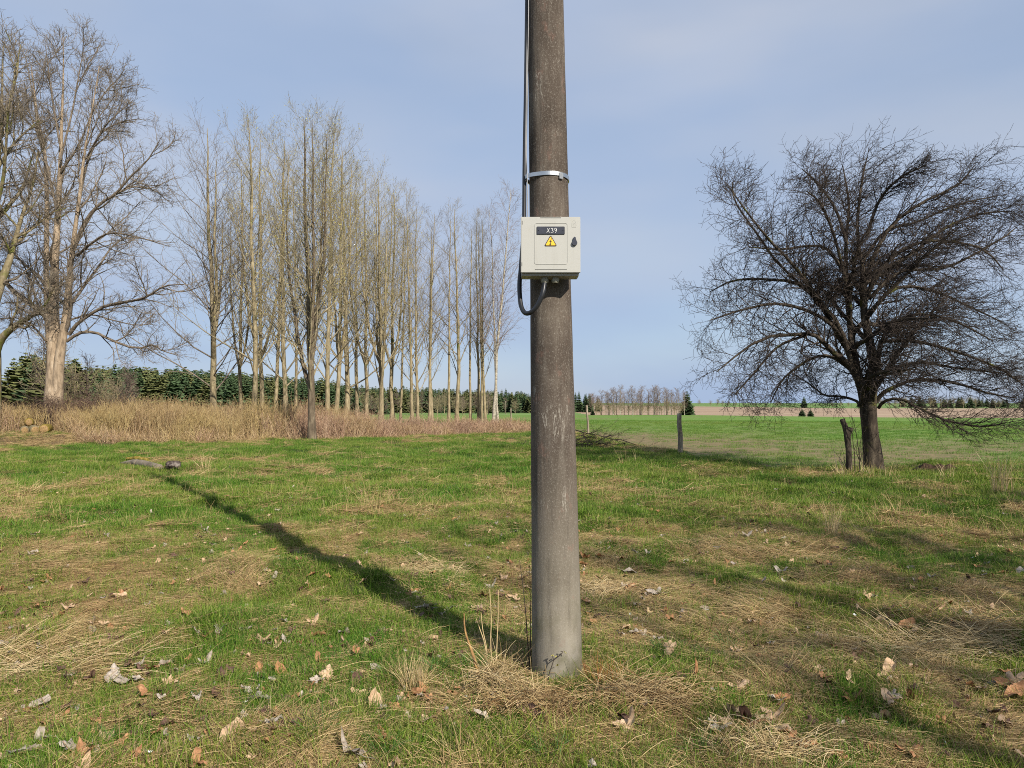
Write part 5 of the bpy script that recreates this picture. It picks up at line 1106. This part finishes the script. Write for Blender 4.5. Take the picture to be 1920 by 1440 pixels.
while cnt < 232:
    xx, yy = polar_pts(1, 2.7, 9.0, 1.35, 42, gl); xx, yy = xx[0], yy[0]
    if fbm(xx, yy, 1.1, 44, 2) < gl.uniform(.25, .62) or not off_pole(xx, yy, .22): continue
    kd = kinds[gl.choice(4, p=[.36, .34, .11, .19])]; sz_ = gl.uniform(.5, 1.0); u_ = xx / yy * FPX + CXP
    side = 'far left' if u_ < 300 else 'left' if u_ < 640 else 'just left of the pole' if u_ < 1044 else 'just right of the pole' if u_ < 1400 else 'right' if u_ < 1660 else 'far right'
    dep_ = 'nearest the viewer' if yy < 3.6 else 'level with the pole foot' if yy < 4.9 else 'a little behind the pole foot' if yy < 6.5 else 'well behind the pole foot' if yy < 8.5 else 'far out in the meadow'
    cl_ = {'brown': 'rusty brown', 'tan': 'dry tan', 'pale': 'bleached whitish', 'dark': 'dark shrivelled'}[kd]
    leaf(0, 0, kd, sz_, np.array([xx, yy, float(H(xx, yy))]), f"{'small' if sz_ < .8 else 'larger'} {cl_} leaf {dep_}, {side}"); cnt += 1
col = bpy.data.collections.new('leaf_litter_source'); k = 0
for kd in kinds:
    for me in LEAF[kd][:5]: o = bpy.data.objects.new(f'leaf_litter_{k:02d}', me); col.objects.link(o); k += 1
xx, yy = polar_pts(5200, 2.4, 19, 1.3, 47, gl); kk = (fbm(xx, yy, 1.1, 44, 2) > gl.uniform(.2, .62, len(xx))) & meadow_mask(xx, yy) & off_pole(xx, yy, .2); xx, yy = xx[kk], yy[kk]; n = len(xx)
s_ = gl.uniform(.3, .75, n); scatter('leaf_litter', np.stack([xx, yy, H(xx, yy) + gl.uniform(.015, .045, n)], -1), np.stack([gl.normal(0, .4, n), gl.normal(0, .4, n), gl.random(n) * 6.28], -1), np.stack([s_, s_, s_ * 1.2], -1), gl.random(n), gl.integers(0, k, n), col, 'small scattered bits of dead leaves between the grass blades', 'leaf litter')

def straw_clump(name, px, py, n, h, lean, wid, label, seed, tint=.7, mat=None, droop=1.0, spread=.06, grp=None, cat='dead grass'):
    p = ground_at(px, py); V, Q, r_ = blades(n, spread, h, wid, lean, seed, 6, 0, .5, droop); o = link(name, mesh_np(name, V, Q, [mat or M_STRAWT], True, 4, {'rnd': r_})); o.location = p; return tag(o, label, cat, grp)
def solid_blade(name, stops):
    m, n, b, out = newmat(name); a = nd(n, 'Attribute', attribute_name='rnd'); c = ramp(n, a.outputs['Fac'], stops); n.links.new(c, b.inputs['Base Color']); b.inputs['Roughness'].default_value = .6
    tr = nd(n, 'BsdfTranslucent'); n.links.new(c, tr.inputs['Color']); q = nd(n, 'MixShader'); q.inputs[0].default_value = .2; n.links.new(b.outputs[0], q.inputs[1]); n.links.new(tr.outputs[0], q.inputs[2]); n.links.new(q.outputs[0], out.inputs[0]); return m
M_STRAWT = solid_blade('golden_straw', [(0, (.30, .20, .09)), (.5, (.56, .42, .20)), (1, (.72, .58, .34))])
M_STRAWB = solid_blade('brown_straw', [(0, (.24, .13, .05)), (.5, (.50, .345, .155)), (1, (.70, .53, .27))])
M_REDP = solid_blade('red_tinged_shoots', [(0, (.12, .16, .03)), (.5, (.36, .17, .04)), (1, (.42, .09, .04))])
M_FRESH = solid_blade('fresh_blades', [(0, (.03, .09, .015)), (.6, (.07, .18, .03)), (1, (.13, .26, .05))])
straw_clump('straw_tuft', 775, 1300, 170, (.14, .24), 20, .0032, 'golden cone shaped tuft of dead straw left of the pole foot', 1, droop=.5, spread=.05)
straw_clump('straw_tuft', 1560, 1005, 70, (.25, .50), 12, .005, 'tall thin golden straw tuft in the right middle grass', 2, droop=.3)
straw_clump('straw_tuft', 1880, 928, 90, (.4, .85), 10, .008, 'tall pale straw tuft near the right edge behind the meadow', 3, droop=.2, spread=.16)
straw_clump('straw_tuft', 1645, 893, 60, (.15, .42), 16, .007, 'dry grass fringe round the foot of the fruit tree', 4, droop=.3, spread=.35)
straw_clump('straw_tuft', 1585, 893, 60, (.15, .35), 20, .007, 'dry grass fringe at the foot of the forked stump', 14, droop=.3, spread=.25)
straw_clump('straw_tuft', 1775, 898, 25, (.2, .40), 14, .007, 'short yellowish straws before the earth mound', 5, droop=.3, spread=.12)
straw_clump('straw_tuft', 384, 880, 26, (.25, .45), 22, .008, 'spread of pale bent straws right of the grey log', 6, droop=.2, spread=.1)
straw_clump('straw_tuft', 1180, 870, 16, (.2, .5), 18, .006, 'few tall pale straws right of the branch heap', 7, droop=.2, spread=.3)
straw_clump('straw_tuft', 425, 1345, 3, (.24, .27), 3, .006, 'single thick upright straw in the left foreground', 8, droop=.02, spread=.012)
straw_clump('straw_tuft', 935, 1285, 110, (.10, .30), 30, .0034, 'ragged upright straw tuft between the dead stalks and the pole', 21, droop=.8, spread=.09)
straw_clump('straw_tuft', 1010, 1325, 60, (.08, .22), 35, .0034, 'short ragged straw tuft against the front of the pole foot', 22, droop=.9, spread=.08)
straw_clump('straw_tuft', 1160, 1305, 60, (.08, .2), 35, .0034, 'low ragged straw tuft just right of the pole foot', 23, droop=.9, spread=.09)
# straw heap and mixed plants round the pole foot
def mat_heap(px, py, n, L, label, seed, wid, hgt, mat, flow=.2, sd=.5):
    g = np.random.default_rng(seed); p = ground_at(px, py); K = 7; P = np.empty((n, K, 3)); c = np.stack([g.normal(0, wid[0], n), g.normal(0, wid[1], n)], -1)
    a = g.normal(flow, sd, n) + np.where(g.random(n) < .5, math.pi, 0); LL = g.uniform(L[0], L[1], n); t = np.linspace(-.5, .5, K); top = hgt * np.exp(-(c[:, 0] / wid[0]) ** 2 / 2.5) * g.uniform(.15, 1.1, n)
    P[:, :, 0] = c[:, :1] + np.cos(a)[:, None] * LL[:, None] * t; P[:, :, 1] = c[:, 1:] + np.sin(a)[:, None] * LL[:, None] * t
    P[:, :, 2] = top[:, None] + g.normal(0, .45, n)[:, None] * LL[:, None] * t - (t ** 2)[None] * LL[:, None] * .5 + .02; P += np.cumsum(g.normal(0, .004, P.shape), 1)
    gz = H(P[:, :, 0] + p[0], P[:, :, 1] + p[1]) - p[2]; P[:, :, 2] = np.maximum(P[:, :, 2] + gz, gz + .008)
    V, Q = tubes(P, np.full((n, K), .0013) * g.uniform(.6, 1.6, (n, 1)), 3); o = link('straw_heap', mesh_np('straw_heap', V, Q, [mat], True, 4, {'rnd': np.repeat(g.random(n), K * 3)})); o.location = p; tag(o, label, 'dead grass')
mat_heap(985, 1338, 560, (.10, .36), 'tangled straw heap lying in front of the pole foot', 1, (.17, .06), .075, M_STRAWB, .1, 1.1)
mat_heap(1190, 1325, 560, (.12, .42), 'arching straw mat running right from the pole foot', 2, (.20, .07), .075, M_STRAWB, .25, .55)
mat_heap(930, 1300, 260, (.10, .35), 'loose pale straws left of the pole foot', 3, (.10, .08), .10, M_STRAWT, .4, 1.2)
mat_heap(1120, 1120, 300, (.12, .35), 'golden bent straw patch right behind the pole', 4, (.14, .12), .08, M_STRAWT, .6, .5)
mat_heap(1750, 1235, 520, (.15, .55), 'golden straw mat in the right foreground', 5, (.26, .12), .07, M_STRAWT, -.55, .5)
mat_heap(1850, 1195, 320, (.15, .5), 'second straw mat higher up in the right foreground', 6, (.20, .10), .06, M_STRAWB, -.75, .4)
mat_heap(1440, 1415, 420, (.12, .35), 'pale straw mat below the leaf heap at the bottom', 7, (.22, .08), .05, M_STRAWT, .2, .9)
mat_heap(80, 1260, 260, (.2, .7), 'long pale straws lying slanting in the left foreground', 8, (.34, .10), .03, M_STRAWT, .55, .12)
mat_heap(1440, 1045, 380, (.15, .45), 'straw ridge in the right middle meadow', 9, (.55, .16), .06, M_STRAWB, -.05, .3)
mat_heap(820, 1075, 300, (.12, .35), 'round pressed straw patch left of the pole', 10, (.24, .16), .04, M_STRAWT, .15, .4)
for px, py, lb, sd_ in [(820, 1265, 'dark green grass tuft behind the golden straw cone', 1), (890, 1255, 'green grass tuft left of the pole foot', 2), (720, 1420, 'green tuft at the bottom edge left of the pole', 3), (600, 1375, 'leafy green tuft in the left foreground', 4), (1245, 1225, 'bluish green tuft right of the pole', 5),
                        (1360, 1215, 'bright green tall blades in the right foreground', 6), (190, 1400, 'green grass clump at the bottom left', 7), (1310, 1420, 'green tuft at the bottom edge right of the pole', 8), (1030, 1425, 'green tuft at the bottom edge below the pole', 9), (1665, 1245, 'dark green tuft in the right foreground', 10)]:
    straw_clump('grass_tuft', px, py, 75, (.07, .17), 26, .0042, lb, 60 + sd_, mat=M_FRESH, droop=1.2, spread=.06, cat='grass')
straw_clump('red_shoots', 1130, 1285, 120, (.05, .20), 22, .0045, 'low plant with red and orange shoots right of the pole foot', 31, mat=M_REDP, droop=.3, spread=.08, cat='plant')
# broken stick, dead stalks and thin stems by the pole
def stick(name, pix, rad, label, mat, cat='stick', K=20, yoff=0):
    b0 = ground_at(pix[0][0], pix[0][1]); Y = b0[1]; pts = [b0 - [0, 0, .02]] + [at(a, b, Y + yoff * i) for i, (a, b) in enumerate(pix[1:])]
    V, Q = curve_tube(np.array(pts) - b0, rad, K, 8); o = link(name, mesh_np(name, V, Q, [mat])); o.location = b0; return tag(o, label, cat)
M_STRAWSTALK = plain('straw_stalk', (.48, .36, .19), .7, var=.25)
M_STICK = bark('lichen_stick', [(.16, .09, .045), (.34, .20, .085), (.50, .34, .10)], 25, (1, 1, .5), .8)
stick('broken_stick', [(905, 1290), (893, 1250), (885, 1222), (876, 1198), (871, 1175), (870, 1150)], [.0105, .010, .008, .006, .005, .003], 'crooked yellow brown broken stick sticking up left of the pole', M_STICK)
for pix, lb in [([(915, 1250), (912, 1215), (905, 1180), (902, 1150)], 'dead stalk right of the crooked stick'), ([(922, 1250), (920, 1200), (921, 1160), (918, 1105)], 'tallest dead stalk between stick and pole'), ([(930, 1248), (932, 1200), (934, 1150), (934, 1106)], 'straight dead stalk nearest the pole'), ([(916, 1246), (908, 1205), (898, 1175), (893, 1160)], 'short leaning dead stalk behind the crooked stick')]:
    stick('dead_stalk', pix, [.0035, .003, .0022], lb, M_STRAWSTALK, 'stalk')
stick('bare_shoot', [(995, 1262), (989, 1200), (985, 1140), (978, 1080), (974, 1050)], [.0032, .0026, .0012], 'thin dark bare shoot rising left of the pole', M_APPLETWIG, 'shoot')
stick('bare_shoot', [(996.5, 1262), (994.5, 1200), (994.2, 1120), (993, 1060)], [.0034, .0026, .0012], 'thin dark bare shoot rising close against the pole edge', M_APPLETWIG, 'shoot')
b0 = ground_at(1026, 1286); Y = b0[1]; r = empty('budding_twig', tuple(b0)); tag(r, 'small dark twig with green buds in front of the pole foot', 'twig')
P = [poly([b0, at(1030, 1262, Y), at(1035, 1248, Y), at(1038, 1238, Y)], 10), poly([at(1038, 1238, Y), at(1044, 1233, Y), at(1051, 1228, Y), at(1055, 1222, Y), at(1051, 1221, Y)], 10), poly([at(1038, 1238, Y), at(1037, 1234, Y), at(1036, 1230, Y), at(1035, 1228, Y)], 10)]
V, Q = tubes(np.stack(P) - b0, np.tile(np.linspace(.0032, .0022, 10), (3, 1)), 6); link('stem', mesh_np('stem', V, Q, [M_APPLETWIG]), r)
for a, b in ((1058, 1222), (1061, 1224), (1042, 1231), (1036, 1229), (1030, 1257), (1045, 1247)):
    p = at(a, b, Y); V, Q = quads_at(np.repeat(p[None] - b0, 3, 0), .006, rng); link('leaf', mesh_np('leaf', V, Q, [M_BUD], False), r)
stick('dry_stick', [(1386, 985), (1393, 1000), (1400, 1004)], [.006, .005, .004], 'small red brown stick in the right middle straw', M_BRAM)
# long curved straws
for pix, lb in [([(460, 1282), (500, 1288), (535, 1280), (542, 1268), (530, 1258)], 'curved pale straw hooking round the brown leaf at left'), ([(255, 1395), (270, 1362), (330, 1366), (370, 1364)], 'bent pale straw near the bottom left'), ([(250, 1412), (262, 1390), (290, 1378), (303, 1382), (304, 1393)], 'arched pale straw under the bent one'),
                ([(1650, 1278), (1700, 1276), (1745, 1277)], 'straight pale straw lying level in the right foreground'), ([(1180, 1378), (1220, 1355), (1300, 1330)], 'long pale straw slanting right of the pole foot')]:
    pts = [ground_at(a, b) + [0, 0, .03] for a, b in pix]; org = pts[0]; V, Q = curve_tube(np.array(pts) - org, [.0022, .0018], 24, 5); o = link('long_straw', mesh_np('long_straw', V, Q, [M_STRAWSTALK])); o.location = org; tag(o, lb, 'straw')
# small white flowers
M_PETAL = plain('white_petal', (.82, .82, .78), .6, var=.04)
def flower_meshes():
    V, F = [], []
    for k in range(6):
        a = k / 6 * 6.283; c, s = math.cos(a), math.sin(a); o = len(V)
        V += [(0, 0, .03), (.006 * c - .003 * s, .006 * s + .003 * c, .033), (.013 * c, .013 * s, .036), (.006 * c + .003 * s, .006 * s - .003 * c, .033)]; F.append((o, o + 1, o + 2, o + 3))
    st = tubes(np.array([[[0, 0, -.01], [.002, 0, .012], [0, 0, .03]]]), np.array([[.0009, .0009, .0009]]), 5)
    return mesh_np('petals', V, F, [M_PETAL], False), mesh_np('stalk', st[0], st[1], [M_FRESH])
FP, FS = flower_meshes()
for px, py in [(656, 1282), (461, 1338), (63, 1233), (154, 1346), (279, 1432), (1185, 1162), (1330, 1155), (1692, 1155), (1685, 1160), (1660, 1374), (1763, 1408), (870, 1328), (1450, 1172), (1597, 1165), (1618, 1133), (1828, 1055), (1090, 1165), (1860, 1243), (12, 1365)]:
    p = ground_at(px, py); r = empty('white_flower', (p[0], p[1], p[2] + .02)); r.rotation_euler = (rng.normal(0, .3) + .3, rng.normal(0, .3), rng.random() * 6); s = rng.uniform(.8, 1.25); r.scale = (s,) * 3
    tag(r, 'tiny white star shaped spring flower in the grass', 'flower', 'tiny white flowers in the grass'); link('petals', FP, r); link('stalk', FS, r)
